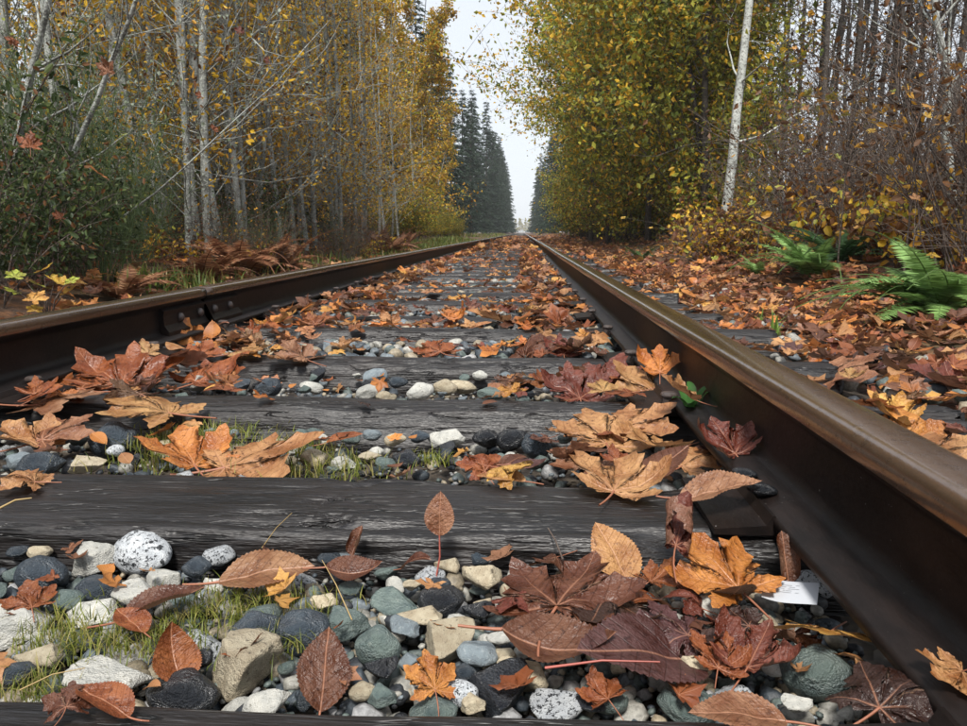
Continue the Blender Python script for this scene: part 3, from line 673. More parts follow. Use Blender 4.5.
#   kind, variant, px, py, width px, yaw, tilt, roll, colour, height over surface, label
H = [
 ('o',0,440,513,43,-4,78,0,'pale brown',.028,'small reddish leaf standing upright on its thin red stem against the nearest tie'),
 ('o',5,325,668,74,6,40,4,'brown',.008,'broad pale brown oval leaf propped up facing the camera, bottom centre-left'),
 ('o',0,268,573,88,-76,5,8,'pale brown',.008,'long brown oval leaf slanting over stones just before the nearest tie, left'),
 ('o',2,165,602,74,-52,8,-8,'brown',.008,'curled brown leaf lying diagonally over white stones at lower left'),
 ('o',1,173,657,62,35,55,15,'rust',.010,'folded rusty leaf standing between stones at lower left'),
 ('o',1,355,574,60,-80,6,8,'brown',.006,'brown oval leaf with orange folded underside behind grey-green stones'),
 ('o',2,102,700,60,70,12,10,'rust',.004,'flat rusty leaf scrap at the bottom left corner stones'),
 ('m',1,572,592,150,-25,10,-3,'brown',.012,'big wet dark brown maple leaf with upright lobes, centre of the foreground'),
 ('m',1,600,612,120,160,14,8,'dark brown',.010,'dark wet maple leaf lying underneath the big brown one in the foreground'),
 ('o',0,640,655,140,112,16,-10,'purplish brown',.016,'large purplish brown oval leaf with pale midrib at bottom centre-right'),
 ('o',1,560,652,120,-98,8,0,'brown',.012,'long brown leaf folded along its red midrib at bottom centre'),
 ('o',0,612,552,70,32,38,-10,'tan',.022,'pale ochre serrated leaf leaning against the nearest tie on the right'),
 ('m',0,432,676,56,20,30,10,'orange',.010,'small bright orange maple leaf tucked among stones at bottom centre'),
 ('m',8,717,567,112,35,22,0,'orange',.026,'bright orange maple leaf standing before the nearest tie end beside the rail'),
 ('o',0,735,596,66,175,45,10,'dark brown',.014,'dark striped oval leaf hanging below the bright orange maple leaf'),
 ('m',7,757,650,84,-40,20,0,'reddish brown',.012,'crumpled rusty red maple leaf beside the ochre one at lower right'),
 ('m',0,828,634,92,150,24,4,'ochre',.022,'yellow ochre maple leaf with stem up, resting on a green stone'),
 ('m',5,665,628,90,80,12,-8,'purplish brown',.014,'dull purple brown maple leaf at lower right of centre'),
 ('m',6,700,640,80,-130,14,0,'dark brown',.006,None),('m',3,860,665,60,60,30,20,'tan',.008,None),
 ('m',5,900,690,110,-60,18,-10,'dark brown',.010,'dark wet leaf under the right rail foot at the bottom right'),
 ('m',1,950,676,60,120,14,-12,'tan',.030,'tan leaf with toothed edge lying against the rail foot, bottom right corner'),
 ('o',0,736,716,84,88,2,3,'pale brown',.003,'flat brown leaf lying on the bottom tie right of centre'),
 ('r',0,680,528,64,-24,38,0,'reddish brown',.030,'dark reddish leaf rolled into a tube across the nearest tie end'),
 ('o',4,785,556,46,5,62,0,'brown',.030,'small brown leaf rolled like a cigar above the white paper scrap'),
 ('o',4,357,540,30,-25,55,0,'brown',.024,'short curled brown leaf standing against the nearest tie front'),
 ('o',0,664,467,74,-58,30,-8,'brown',.032,'dark brown serrated leaf propped on tan leaves at the nearest tie right end'),
 ('o',5,722,492,76,-100,18,8,'pale brown',.030,'pale brown leaf with long stem lying by the right rail foot'),
 ('m',0,600,432,96,10,16,0,'tan',.020,'broad tan maple leaf spread flat behind the nearest tie, right of centre'),
 ('m',8,640,420,100,-70,14,6,'tan',.030,None),('m',2,620,478,110,-20,6,-4,'tan',.010,'tan maple leaf lying flat on the nearest tie top near right rail'),
 ('m',0,580,462,90,60,8,0,'pale brown',.012,None),('m',7,726,440,70,20,30,0,'reddish brown',.014,'crumpled red-brown leaf against the right rail web beside green weed'),
 ('m',9,716,452,60,100,10,0,'dark brown',.020,None),('m',0,690,460,80,-40,10,0,'tan',.012,None),('m',2,655,445,90,120,12,0,'tan',.020,None),
 ('o',1,530,468,48,-85,12,0,'purplish brown',.012,None),('m',3,480,462,60,30,22,0,'rust',.012,None),('o',3,512,462,44,-60,20,0,'brown',.012,None),('o',0,500,478,60,80,2,0,'tan',.004,None),
 ('m',10,575,388,70,15,34,0,'reddish brown',.028,'reddish maple leaf standing on the second full tie, right of centre'),('m',4,612,375,70,-30,26,0,'reddish brown',.034,None),
 ('m',8,645,385,90,40,20,0,'tan',.045,'pale tan maple leaf heaped against the right rail'),('m',7,660,362,60,-10,40,0,'orange',.060,None),('m',2,680,390,60,80,30,0,'tan',.040,None),
 ('m',3,533,347,60,-60,36,0,'brown',.020,'brown maple leaf standing curled on the third full tie'),('m',10,562,348,44,10,40,0,'reddish brown',.022,None),
 ('m',11,455,316,40,-50,24,0,'orange',.020,'curled orange leaf on the fifth tie at centre'),('m',2,490,318,60,100,12,0,'tan',.012,None),
 ('m',0,148,409,92,80,9,0,'tan',.010,'tan maple leaf draped over the second full tie at left'),
 ('m',2,188,452,88,40,16,0,'orange',.014,'orange tan maple leaf in the mossy gap at left'),('m',8,258,458,130,-70,12,3,'tan',.012,'large light orange maple leaf spread in the mossy gap left of centre'),
 ('m',10,128,375,88,10,26,0,'rust',.032,'large rusty maple leaf with upright lobes beside the left rail'),('m',1,70,388,90,60,10,0,'rust',.022,None),('m',4,215,375,78,-40,14,0,'rust',.022,'rusty maple leaf pile edge near the left joint bar'),
 ('m',7,60,365,70,130,30,0,'ochre',.020,None),('m',9,170,360,70,-110,20,0,'reddish brown',.030,None),('m',0,60,402,90,-80,8,0,'pale brown',.008,None),('m',2,25,438,80,70,12,0,'tan',.014,None),('m',0,60,432,80,-30,14,0,'pale brown',.016,None),
 ('m',3,20,478,60,100,6,0,'tan',.010,None),('o',0,345,438,44,-70,10,0,'rust',.010,None),('m',1,250,352,66,-60,14,0,'tan',.014,None),('m',4,298,355,60,60,16,0,'pale brown',.012,None),('m',1,435,350,60,30,14,0,'rust',.012,None),
 ('m',7,300,293,40,30,50,0,'orange',.030,'upright orange maple leaf beside the left rail joint bar'),('m',4,190,338,60,80,40,0,'orange',.020,None),
 ('m',0,843,372,76,-90,26,0,'pale brown',.012,'pale brown maple leaf lying over a tie end outside the right rail'),('m',7,890,410,70,40,30,0,'ochre',.014,None),('m',3,905,428,70,-20,46,0,'orange',.020,None),
 ('m',9,548,562,60,140,16,0,'brown',.010,None),('m',5,520,600,70,-150,10,0,'reddish brown',.008,None),('m',3,690,600,64,80,20,0,'reddish brown',.012,None),('o',3,648,600,60,120,14,6,'rust',.010,None),('m',6,600,690,60,30,16,0,'rust',.006,None),('m',2,720,655,70,-20,14,0,'rust',.008,None),
 ('m',11,790,640,60,150,20,0,'brown',.008,None),('m',1,740,620,60,20,10,0,'dark brown',.006,None),('o',5,130,622,50,60,14,0,'rust',.008,None),('m',9,70,700,50,20,14,0,'brown',.006,None),('m',6,660,575,60,-60,26,0,'rust',.016,None),('m',4,30,600,50,40,14,0,'rust',.006,None),('o',3,415,560,40,-100,20,0,'brown',.010,None),
 ('m',0,945,452,90,-80,20,0,'tan',.020,None),('m',6,905,378,80,100,24,0,'brown',.012,None),('m',2,950,385,90,60,14,0,'reddish brown',.014,None),('m',9,780,372,40,20,24,0,'tan',.010,None),
]
for kd, vi, px, py, w, yaw, tilt, roll, cn, hz, lb in H:
    z = 0; p = at(px, py, 0)
    for _ in range(3):
        z = surf(p.x, p.y) + hz; p = at(px, py, z)
    s = w * dist(p) / F_PX / {'m': 1.42, 'o': 1.02, 'r': 1.1}[kd] * (1 if lb else .85)
    pr = MV[vi] if kd == 'm' else OVV[vi] if kd == 'o' else ROLL
    up = px == 440                                     # the one leaf that stands on its own stem
    if up: p = at_y(px, py, .77); z = p.z; s = 43 * dist(p) / F_PX
    o = put_leaf(pr, 'maple_leaf' if kd in 'mr' else 'oval_leaf', p.x, p.y, z, s, yaw, tilt, roll, cn, label=lb, jit=.05, stem=not up)
    if up:
        inv = (Matrix.Translation((p.x, p.y, z)) @ rotmat(yaw, tilt, roll).to_4x4() @ Matrix.Scale(s, 4)).inverted()
        a_ = Vector((0, -.5, 0)); b_ = inv @ at_y(436, 578, .755)
        m_ = (a_ + b_) / 2 + Vector((.05, 0, 0)); v_, f_ = tube(np.array([a_[:], m_[:], b_[:]]), [.016, .02, .022], 6)
        obj('stem', mesh('leaf_stem', v_, f_, M_STEM_RED), o)
cn_list = ['rust', 'orange', 'tan', 'brown', 'reddish brown', 'ochre', 'pale brown', 'purplish brown', 'dark brown']
cn_p = np.array([.20, .18, .23, .13, .04, .05, .13, .01, .03])
def scatter_near(n, xf, y0, y1, smin=.06, smax=.12):
    for _ in range(n):
        x, y = xf(), y0 + (y1 - y0) * rng.random() ** 1.2; s = rng.uniform(smin, smax)
        mp = rng.random() < .85
        pr = MV[rng.integers(len(MV))] if mp else OVV[rng.integers(len(OVV))]
        tilt = abs(rng.normal(0, 16)); z = surf(x, y) + rng.uniform(.008, .02) + s * .45 * math.sin(R(tilt))
        put_leaf(pr, 'maple_leaf' if mp else 'oval_leaf', x, y, z, s, rng.uniform(0, 360), tilt, rng.normal(0, 8), str(rng.choice(cn_list, p=cn_p)), stem=y < 3)
scatter_near(14, lambda: rng.uniform(-.02, .27), .9, 1.9, .04, .08)
scatter_near(30, lambda: rng.uniform(-1.05, -.62), 1.35, 2.5, .045, .085)
scatter_near(30, lambda: rng.uniform(-.05, .27), 1.7, 3.2, .045, .085)
scatter_near(16, lambda: rng.uniform(-.75, 0), 1.9, 4.0, .05, .08)
scatter_near(26, lambda: rng.uniform(-1.05, -.5), 2.2, 4.2, .045, .085)
scatter_near(60, lambda: rng.uniform(.9, 1.8), 1.6, 3.8, .05, .09)
scatter_near(14, lambda: rng.uniform(.46, .9), 1.2, 3.0, .05, .08)
print('individual leaves', len(leaf_xy))
# the uncountable rest of the litter
la = Acc(); LM = [maple(400 + k, True, crumple=.08, cup=c, bend=b_, bdir=d_, fold=.15) for k, (c, b_, d_) in enumerate([(0, 0, 0), (.25, 0, 0), (0, 1.3, 30), (-.2, .0, 0), (0, 1.6, 100), (.4, .5, 60)])]
LO = [oval(450 + k, True, bend=b_, bdir=90) for k, b_ in enumerate([0, 1.5, -1.2])]
def litter(n, xf, yf, smin, smax, lift=.02, tl=20, keep=.8):
    for _ in range(n):
        y = yf(); x = xf(y); s = rng.uniform(smin, smax)
        if 1.9 < y < 24 and abs(x - XC) < TIE_HALF and rng.random() < keep:
            y = TIE_Y0 + TIE_S * (math.floor((y - TIE_Y0) / TIE_S) + rng.uniform(.06, .58))
        P, f, uv, st = LM[rng.integers(len(LM))] if rng.random() < .85 else LO[rng.integers(3)]
        tilt = rng.normal(0, tl); m = np.array(rotmat(rng.uniform(0, 360), tilt, rng.normal(0, 12)))
        z = surf(x, y) + .004 + rng.uniform(0, lift) + s * .35 * abs(math.sin(R(tilt)))
        c = np.array(PAL[str(rng.choice(cn_list, p=cn_p))]) * rng.uniform(.7, 1.15)
        la.add((P * s) @ m.T + [x, y, z], f, c, uv)
def edge_x(y):
    # heaps beside both rails, thinner in the middle of the track
    if rng.random() < .90:
        return rng.uniform(-1.06, -.66 - .02 * min(y, 8)) if rng.random() < .5 else rng.uniform(.0, .29)
    return rng.uniform(-.9, .2)
litter(420, edge_x, lambda: rng.uniform(2.4, 7), .05, .085, .02)
litter(260, lambda y: rng.uniform(-.9, .1), lambda: rng.uniform(2.2, 7), .035, .065, .004, 8, 1.0)
litter(420, lambda y: rng.uniform(-.95, .15), lambda: rng.uniform(7, 18), .05, .08, .008, 8, 1.0)
litter(560, edge_x, lambda: rng.uniform(6, 18), .06, .10, .025)
litter(800, lambda y: rng.uniform(-1.05, .28), lambda: rng.uniform(14, 60), .09, .16, .06)
litter(1500, lambda y: rng.uniform(.86, 2.4), lambda: rng.uniform(1.6, 7), .045, .085, .03)
litter(110, lambda y: rng.uniform(.44, .9), lambda: rng.uniform(1.9, 7), .04, .07, .012, 12, 1.0)
litter(900, lambda y: rng.uniform(.9, 3.4), lambda: rng.uniform(2, 9), .055, .10, .05)
litter(1400, lambda y: rng.uniform(.85, 2.8), lambda: rng.uniform(6, 25), .06, .11, .05)
litter(200, lambda y: rng.uniform(.45, .9), lambda: rng.uniform(6, 24), .06, .09, .02, 12, .95)
litter(900, lambda y: rng.uniform(.5, 2.8), lambda: rng.uniform(20, 70), .10, .18, .06)
litter(900, lambda y: rng.uniform(-3.2, -1.25), lambda: rng.uniform(1.4, 12), .055, .10, .06)
litter(26, lambda y: rng.uniform(-.6, .26), lambda: rng.uniform(.52, .8), .015, .03, .002)
litter(50, lambda y: rng.uniform(-1.0, .26), lambda: rng.uniform(1.04, 1.85), .02, .04, .006)
tag(obj('leaf_litter', la.mesh('leaf_litter', M_LITTER)), 'carpet of fallen rust and tan maple leaves over track and shoulders', 'leaf litter', kind='stuff')
#MARK_SMALL
# ------------------------------------------------------------------ vegetation builders
def leaf_quads(acc, C, size, cols, rg, flat=.0, asp=.62, fine=False):
    n = len(C)
    if n == 0: return
    t = rg.normal(size=(n, 3)); t[:, 2] -= .35; t /= np.linalg.norm(t, axis=1)[:, None]
    q = rg.normal(size=(n, 3)); q[:, 2] *= (1 - flat); s = np.cross(t, q); s /= np.linalg.norm(s, axis=1)[:, None] + 1e-9
    nn = np.cross(s, t); sz = np.asarray(size) * rg.uniform(.45, 1.45, n); sz = sz[:, None]
    a = C; b = C + t * sz * .45 + s * sz * asp * .5 + nn * sz * .12; c = C + t * sz; d = C + t * sz * .45 - s * sz * asp * .5 + nn * sz * .12
    if fine:
        w = s * sz * asp * .5; u = nn * sz * .12; m1, m2 = C + t * sz * .22, C + t * sz * .66
        v = np.stack([a, m1 + w * .75 + u, m2 + w * .72 + u * .6, c, m2 - w * .72 + u * .6, m1 - w * .75 + u], 1).reshape(-1, 3); i = np.arange(n)[:, None] * 6
        f = np.vstack([np.hstack([i, i + 1, i + 2, i + 3]), np.hstack([i, i + 3, i + 4, i + 5])]); acc.add(v, f, np.repeat(cols, 6, 0)); return
    v = np.stack([a, b, c, d], 1).reshape(-1, 3); i = np.arange(n)[:, None] * 4
    f = np.hstack([i, i + 1, i + 2, i + 3]); acc.add(v, f, np.repeat(cols, 4, 0))
def pick(cols, p, n, rg, var=.25):
    c = np.array(cols)[rg.choice(len(cols), size=n, p=p)]; return c * rg.uniform(1 - var, 1 + var, (n, 1))
Y_ = (.62, .39, .035); YO = (.50, .26, .032); YG = (.36, .35, .05); OG = (.17, .19, .04); BR = (.16, .075, .03); DG = (.030, .048, .018); RB = (.13, .055, .03); LG = (.16, .21, .045)
LICHEN = (.34, .39, .30)
def add_tube(acc, path, rad, k, col=(1, 1, 1)): v, f = tube(path, rad, k); acc.add(v, f, col)
def make_tree(seed, H, r0, z_low, nb, blen, leaves, lsize, cols, cp, bark, lean=.03, twigs=5, lichen=0, cl_sig=.22, up=.25, name='tree', brf=.18):
    rg = np.random.default_rng(seed); w = Acc(); fl = Acc(); li = Acc()
    n = 14; path = walk((0, 0, -.1), (rg.normal(0, lean), rg.normal(0, lean), 1), H, n, .035, .02, rg); t = np.linspace(0, 1, n)
    add_tube(w, path, r0 * (1 - .85 * t) * (1 + .15 * np.exp(-t * 30)), 8)
    tips = []
    for b in range(nb):
        h = z_low + (1 - z_low) * (rg.random() ** 1.1) * .97; i = h * (n - 1); i0 = int(i); p = path[i0] + (path[min(i0 + 1, n - 1)] - path[i0]) * (i - i0)
        az = rg.uniform(0, 2 * np.pi); L = blen * (1.05 - h) * rg.uniform(.6, 1.3) + .25
        bp = walk(p, (math.cos(az), math.sin(az), rg.uniform(.2, 1.3)), L, 6, .14, up * .2, rg); br = max(.004, r0 * (1 - .85 * h) * brf)
        add_tube(w, bp, np.linspace(br, .003, 6), 4)
        for q in range(twigs):
            k = rg.uniform(.25, 1) * 5; k0 = min(int(k), 4); tp = bp[k0] + (bp[k0 + 1] - bp[k0]) * (k - k0)
            d = (bp[k0 + 1] - bp[k0]) / (np.linalg.norm(bp[k0 + 1] - bp[k0]) + 1e-9) + rg.normal(0, .7, 3)
            tw = walk(tp, d, L * rg.uniform(.2, .5), 4, .2, .05, rg); add_tube(w, tw, np.linspace(.005, .002, 4), 3); tips.append(tw)
        tips.append(bp[2:])
    allp = np.vstack(tips)
    if leaves:
        C = allp[rg.integers(len(allp), size=leaves)] + rg.normal(0, cl_sig, (leaves, 3)); C = C[C[:, 2] > .05]
        leaf_quads(fl, C, lsize, pick(cols, cp, len(C), rg) * (1 + .35 * vn(C * 1.4, seed))[:, None], rg, fine=lsize < .07)
    if lichen:
        C = allp[rg.integers(len(allp), size=lichen)] + rg.normal(0, .03, (lichen, 3))
        leaf_quads(li, C, .028, pick([LICHEN, (.24, .30, .20)], [.7, .3], len(C), rg), rg, asp=.9)
    return dict(name=name, trunk=w.mesh('trunk', bark), crown=fl.mesh('crown', M_FOL, False) if leaves else None, lichen=li.mesh('lichen', M_FOL, False) if lichen else None)
def make_conifer(seed, H, spread, cols=((.012, .026, .018), (.020, .040, .024), (.030, .052, .026)), dens=1.0, name='conifer_tree'):
    rg = np.random.default_rng(seed); w = Acc(); fl = Acc(); add_tube(w, np.array([(0, 0, -.1), (0, 0, H * .5), (0, 0, H)]), [.16, .09, .01], 7)
    z = .6
    while z < H - .2:
        tt = z / H; L = spread * (1 - tt) ** .8 + .15
        for a in range(rg.integers(5, 8)):
            az = rg.uniform(0, 2 * np.pi); l = L * rg.uniform(.65, 1.15); d = np.array([math.cos(az), math.sin(az), .12])
            bp = walk((0, 0, z + rg.uniform(-.1, .1)), d, l, 6, .05, -.09, rg); add_tube(w, bp, np.linspace(.018, .003, 6), 3)
            m = int(46 * dens * l); k = rg.random(m) ** .7 * 5; k0 = np.minimum(k.astype(int), 4); base = bp[k0] + (bp[k0 + 1] - bp[k0]) * (k - k0)[:, None]
            side = np.array([-d[1], d[0], 0]); C = base + side[None] * (rg.normal(0, .22, m) * (1.1 - k / 6) * l * .5)[:, None] + rg.normal(0, .05, (m, 3))
            dirn = d[None] * .7 + side[None] * rg.normal(0, .7, m)[:, None]; dirn[:, 2] = rg.normal(-.35, .25, m); dirn /= np.linalg.norm(dirn, axis=1)[:, None]
            s = np.cross(dirn, rg.normal(size=(m, 3))); s /= np.linalg.norm(s, axis=1)[:, None]; ln = rg.uniform(.14, .34, m)[:, None]; wd = ln * .13
            v = np.stack([C - s * wd, C + s * wd, C + dirn * ln], 1).reshape(-1, 3); fl.add(v, np.arange(3 * m).reshape(-1, 3), np.repeat(pick(cols, None, m, rg), 3, 0))
        z += rg.uniform(.28, .42)
    return dict(name=name, trunk=w.mesh('trunk', M_BARK_DARK), crown=fl.mesh('crown', M_NEEDLE, False), lichen=None)
def make_bush(seed, H, spread, stems, twigs, leaves, lsize, cols, cp, bark, name='bush', rad=.006, wander=.12, asp=.62, cl=.06, low=.15, arch=-.01, twl=.35, mat=None):
    rg = np.random.default_rng(seed); w = Acc(); fl = Acc(); tips = []
    for s in range(stems):
        az = rg.uniform(0, 2 * np.pi); o = rg.uniform(0, .3) * spread; d = (math.cos(az) * spread / H * rg.uniform(.2, 1.1), math.sin(az) * spread / H * rg.uniform(.2, 1.1), 1)
        p = walk((math.cos(az) * o, math.sin(az) * o, -.08), d, H * rg.uniform(.6, 1.15), 8, wander, arch, rg); r = rad * rg.uniform(.6, 1.4)
        add_tube(w, p, np.linspace(r, r * .3, 8), 4)
        for q in range(twigs):
            k = rg.integers(1, 7); d2 = (p[k + 1] - p[k]); d2 = d2 / np.linalg.norm(d2) + rg.normal(0, .6, 3)
            tw = walk(p[k], d2, H * twl * rg.uniform(.4, 1.1), 5, .22, .0, rg); add_tube(w, tw, np.linspace(r * .45, r * .18, 5), 3); tips.append(tw)
        tips.append(p[3:])
    P = np.vstack(tips); P = P[P[:, 2] > low * H]
    if leaves:
        C = P[rg.integers(len(P), size=leaves)] + rg.normal(0, cl, (leaves, 3)); C[:, 2] = np.maximum(C[:, 2], .02)
        leaf_quads(fl, C, lsize, pick(cols, cp, len(C), rg) * (1 + .3 * vn(C * 3, seed))[:, None], rg, asp=asp, fine=True)
    return dict(name=name, stems=w.mesh('stems', bark), foliage=fl.mesh('foliage', mat or M_FOL, False) if leaves else None, P=P)
def plant_tree(T, x, y, rz, sc, label, cat='tree', group=None, sink=0):
    r = empty(T['name'], (x, y, gz(x, y) - sink), R(rz), sc)
    obj('trunk', T['trunk'], r)
    if T['crown']: obj('crown', T['crown'], r)
    if T['lichen']: tag(obj('lichen', T['lichen'], r), kind='stuff')
    tag(r, label, cat, group); return r
def plant_bush(B, x, y, rz, sc, label=None, cat='bush', group=None, head=None):
    r = empty(B['name'], (x, y, gz(x, y)), R(rz), sc); obj('stems', B['stems'], r)
    if B['foliage']: obj('foliage', B['foliage'], r)
    tag(r, label, cat, group); return r
VREG = []
def px_of(x, y): return 483.5 + F_PX * math.tan(math.atan2(x, y) + R(YAW))
def where_txt(x, y):
    d = math.hypot(x, y); side = 'left' if x < 0 else 'right'
    return side, ('close by' if d < 6 else 'nearby' if d < 10 else 'mid-distance' if d < 18 else 'farther along' if d < 32 else 'distant')
def vlab(o, head, x, y, group):
    s, t = where_txt(x, y); VREG.append((o, head, s, t, math.hypot(x, y))); o['group'] = group
def finish_vlabels():
    from collections import defaultdict
    d = defaultdict(list)
    for r in VREG: d[(r[1], r[2], r[3])].append(r)
    for (h, s, t), L in d.items():
        L.sort(key=lambda r: r[4]); n = len(L)
        for k, r in enumerate(L):
            if t == 'distant': q = f'{h}, distant on the {s}'
            else:
                q = f'{h}, {t} on the {s}'
                if n > 1: q += ', ' + ('nearest' if k == 0 else 'farthest' if k == n - 1 else f'{ORD[k]} nearest' if k < 20 else 'deep')
            r[0]['label'] = q
# ---- libraries
ALD = [make_tree(500 + k, 8, .048, .08, 36, 1.6, 3400, .066, [Y_, YO, YG, BR, OG], [.46, .2, .2, .06, .08], M_BARK_GREY, lichen=400, cl_sig=.08, name='alder_tree') for k in range(4)]
ALD_BARE = [make_tree(520 + k, 8, .040, .06, 34, 1.3, 1000, .052, [Y_, YO, BR], [.5, .3, .2], M_BARK_GREY, lichen=650, lean=.03, cl_sig=.07, name='alder_tree') for k in range(4)]
ALD_GOLD = [make_tree(540 + k, 9.5, .06, .03, 50, 1.9, 7000, .105, [Y_, YO, YG, OG, BR], [.42, .22, .2, .1, .06], M_BARK_GREY, cl_sig=.10, name='alder_tree') for k in range(4)]
LEAFY = [make_tree(560 + k, 9.5, .08, .01, 64, 2.7, 13000, .11, [YG, Y_, OG, LG, YO], [.40, .16, .24, .13, .07], M_BARK_DARK, cl_sig=.12, twigs=8, name='leafy_tree') for k in range(4)]
OVER = make_tree(575, 11, .07, .28, 70, 4.6, 15000, .11, [Y_, YG, YO, LG], [.28, .40, .10, .22], M_BARK_DARK, cl_sig=.09, twigs=8, name='leafy_tree')
CON = [make_conifer(580 + k, 16, 2.3 + .2 * k) for k in range(3)]
BARE = [make_tree(600 + k, 11, .044, .12, 36, 2.6, 260, .085, [BR, RB, YO], [.5, .3, .2], M_BARK_DARK, twigs=7, lean=.05, cl_sig=.1, name='bare_tree') for k in range(4)]
THICK = [make_bush(620 + k, 1.9, 1.0, 34, 9, 420, .055, [(.12, .065, .035), BR, (.07, .04, .025), YO], [.3, .3, .2, .2], M_TWIG, name='twig_thicket', arch=-.02) for k in range(4)]
DARKB = [make_bush(640 + k, 1.3, .7, 22, 8, 2600, .045, [DG, (.05, .075, .025), (.10, .13, .04), BR], [.36, .30, .22, .12], M_TWIG, name='evergreen_shrub') for k in range(3)]
BROOM = [make_bush(660 + k, 1.5, .6, 40, 10, 500, .03, [DG, OG], [.6, .4], M_TWIG_GREEN, name='broom_bush', rad=.004, wander=.05, arch=.0, twl=.4) for k in range(2)]
YSHR = [make_bush(680 + k, .62, .5, 16, 4, 330, .058, [Y_, YO, BR, YG, RB], [.18, .20, .34, .08, .2], M_TWIG, name='autumn_shrub', asp=.8, cl=.05) for k in range(3)]
GSHR = [make_bush(700 + k, 2.0, 1.0, 24, 7, 3200, .075, [YG, OG, Y_, LG, BR], [.3, .25, .2, .15, .1], M_TWIG, name='leafy_bush', cl=.08) for k in range(3)]
def rgx(a, b): return float(rng.uniform(a, b))
def xat(px, y): return math.tan(math.atan((px - 483.5) / F_PX) - R(YAW)) * y
# ---- left side
for x, y, sc in ((-2.75, 11.2, .9), (-2.95, 11.6, 1.0), (-2.82, 12.3, .85), (-3.1, 12.0, 1.1), (-3.3, 12.8, .9), (-2.7, 12.6, .8), (-3.2, 11.2, .8)):
    o = plant_tree(ALD_BARE[rng.integers(4)], x, y, rgx(0, 360), sc, None, 'tree'); vlab(o, 'slender grey alder in tight clump', x, y, 'alder clump')
for px, y, sc in ((78, 5.8, .9), (120, 7.5, 1.0), (152, 6.6, 1.0), (166, 7.6, 1.1), (178, 8.2, .9), (192, 6.4, .8), (203, 7.0, 1.15), (213, 6.8, 1.1), (226, 7.3, 1.2), (233, 8.4, 1.0), (246, 7.9, 1.0), (262, 8.6, 1.1), (284, 8.8, .9), (296, 10.5, 1.0), (318, 11, 1.0), (20, 6.4, 1.0), (48, 7.6, 1.1), (100, 9, 1.2), (140, 10, 1.2)):
    x = xat(px, y); o = plant_tree(ALD_BARE[rng.integers(4)], x, y, rgx(0, 360), sc, None, 'tree'); vlab(o, 'thin lichen-covered grey alder', x, y, 'grey alders on the left')
for k in range(18):
    y = rgx(8, 18); x = -(3.7 + rng.random() * 4)
    o = plant_tree(ALD[k % 4], x, y, rgx(0, 360), rgx(.8, 1.15), None, 'tree'); vlab(o, 'grey alder with yellow leaves', x, y, 'yellow alders')
for k in range(34):
    y = 13 + 33 * rng.random(); x = -min(4.3 + rng.random() * 4.5, max(4.3, y * .40))
    o = plant_tree(ALD_GOLD[k % 4], x, y, rgx(0, 360), rgx(.7, 1.05), None, 'tree'); vlab(o, 'alder full of golden leaves', x, y, 'golden alders')
for x, y, sc in ((-6.2, 24, .95), (-7.5, 19, 1.0), (-6.9, 30, .8), (-8.5, 26, 1.1), (-7.6, 36, .9)):
    o = plant_tree(CON[rng.integers(3)], x, y, rgx(0, 360), sc, None, 'conifer'); vlab(o, 'dark green conifer behind yellow alders', x, y, 'dark conifers')
for k in range(30):
    y = 40 + k * 6.5; x = -((5.0 if y < 95 else 3.9) + rgx(0, 1.1))
    o = plant_tree(CON[k % 3], x, y, rgx(0, 360), rgx(.9, 1.1) * (.82 if y < 82 else 1.0), None, 'conifer'); vlab(o, 'dark conifer in the row to the vanishing point', x, y, 'dark conifers')
for k in range(26):
    px = rgx(60, 480) if k % 2 else rgx(150, 330); y = rgx(8, 13) if px < 330 else rgx(14, 26); x = min(xat(px, y), -3.1)
    o = plant_tree(ALD_BARE[k % 4], x, y, rgx(0, 360), rgx(.6, .95), None, 'tree'); vlab(o, 'very slender grey sapling', x, y, 'grey saplings on the left')
# trees closing the far end of the cutting
for k in range(9):
    x = -9 + k * 2.2; o = plant_tree(LEAFY[k % 4], x, 430 + (k % 3) * 6, k * 50, .9, None, 'tree'); vlab(o, 'hazy tree closing the far end of the track', x, 430, 'hazy trees at the far end')
# ---- right side
bt = make_tree(701, 9, .082, .15, 16, 2.4, 700, .08, [Y_, YG, YO], [.5, .3, .2], M_BARK_BIRCH, lean=.0, cl_sig=.08, name='birch_tree', brf=.3)
plant_tree(bt, xat(719, 11.3), 11.3, 40, 1.0, 'pale smooth-barked young tree standing alone before the brown thicket', 'tree')
for k in range(26):
    y = 13 + 32 * (k / 26) + rgx(-.8, .8); x = min(3.1 + rng.random() * 2.2, max(3.3, y * .235))
    o = plant_tree(LEAFY[k % 4], x, y, rgx(0, 360), rgx(.7, 1.1), None, 'tree'); vlab(o, 'dense yellow-green broadleaf tree', x, y, 'yellow-green trees on the right')
for x, y, rz, sc in ((2.7, 16, 30, .95), (2.3, 20, 150, 1.05), (2.3, 25, 260, 1.15), (2.5, 31, 80, 1.2), (2.9, 38, 200, 1.25)):
    o = plant_tree(OVER, x, y, rz, sc, None, 'tree'); vlab(o, 'open yellow-leaved tree overhanging the track', x, y, 'overhanging trees on the right')
for k in range(20):
    y = 44 + k * 9; x = (3.9 if y < 95 else 3.3) + rgx(0, 1.2)
    T = CON[k % 3] if k % 3 or y > 70 else LEAFY[k % 4]
    o = plant_tree(T, x, y, rgx(0, 360), rgx(.75, 1.05), None, 'tree'); vlab(o, 'dark conifer in the row to the vanishing point' if T in CON else 'dense yellow-green broadleaf tree', x, y, 'dark conifers' if T in CON else 'yellow-green trees on the right')
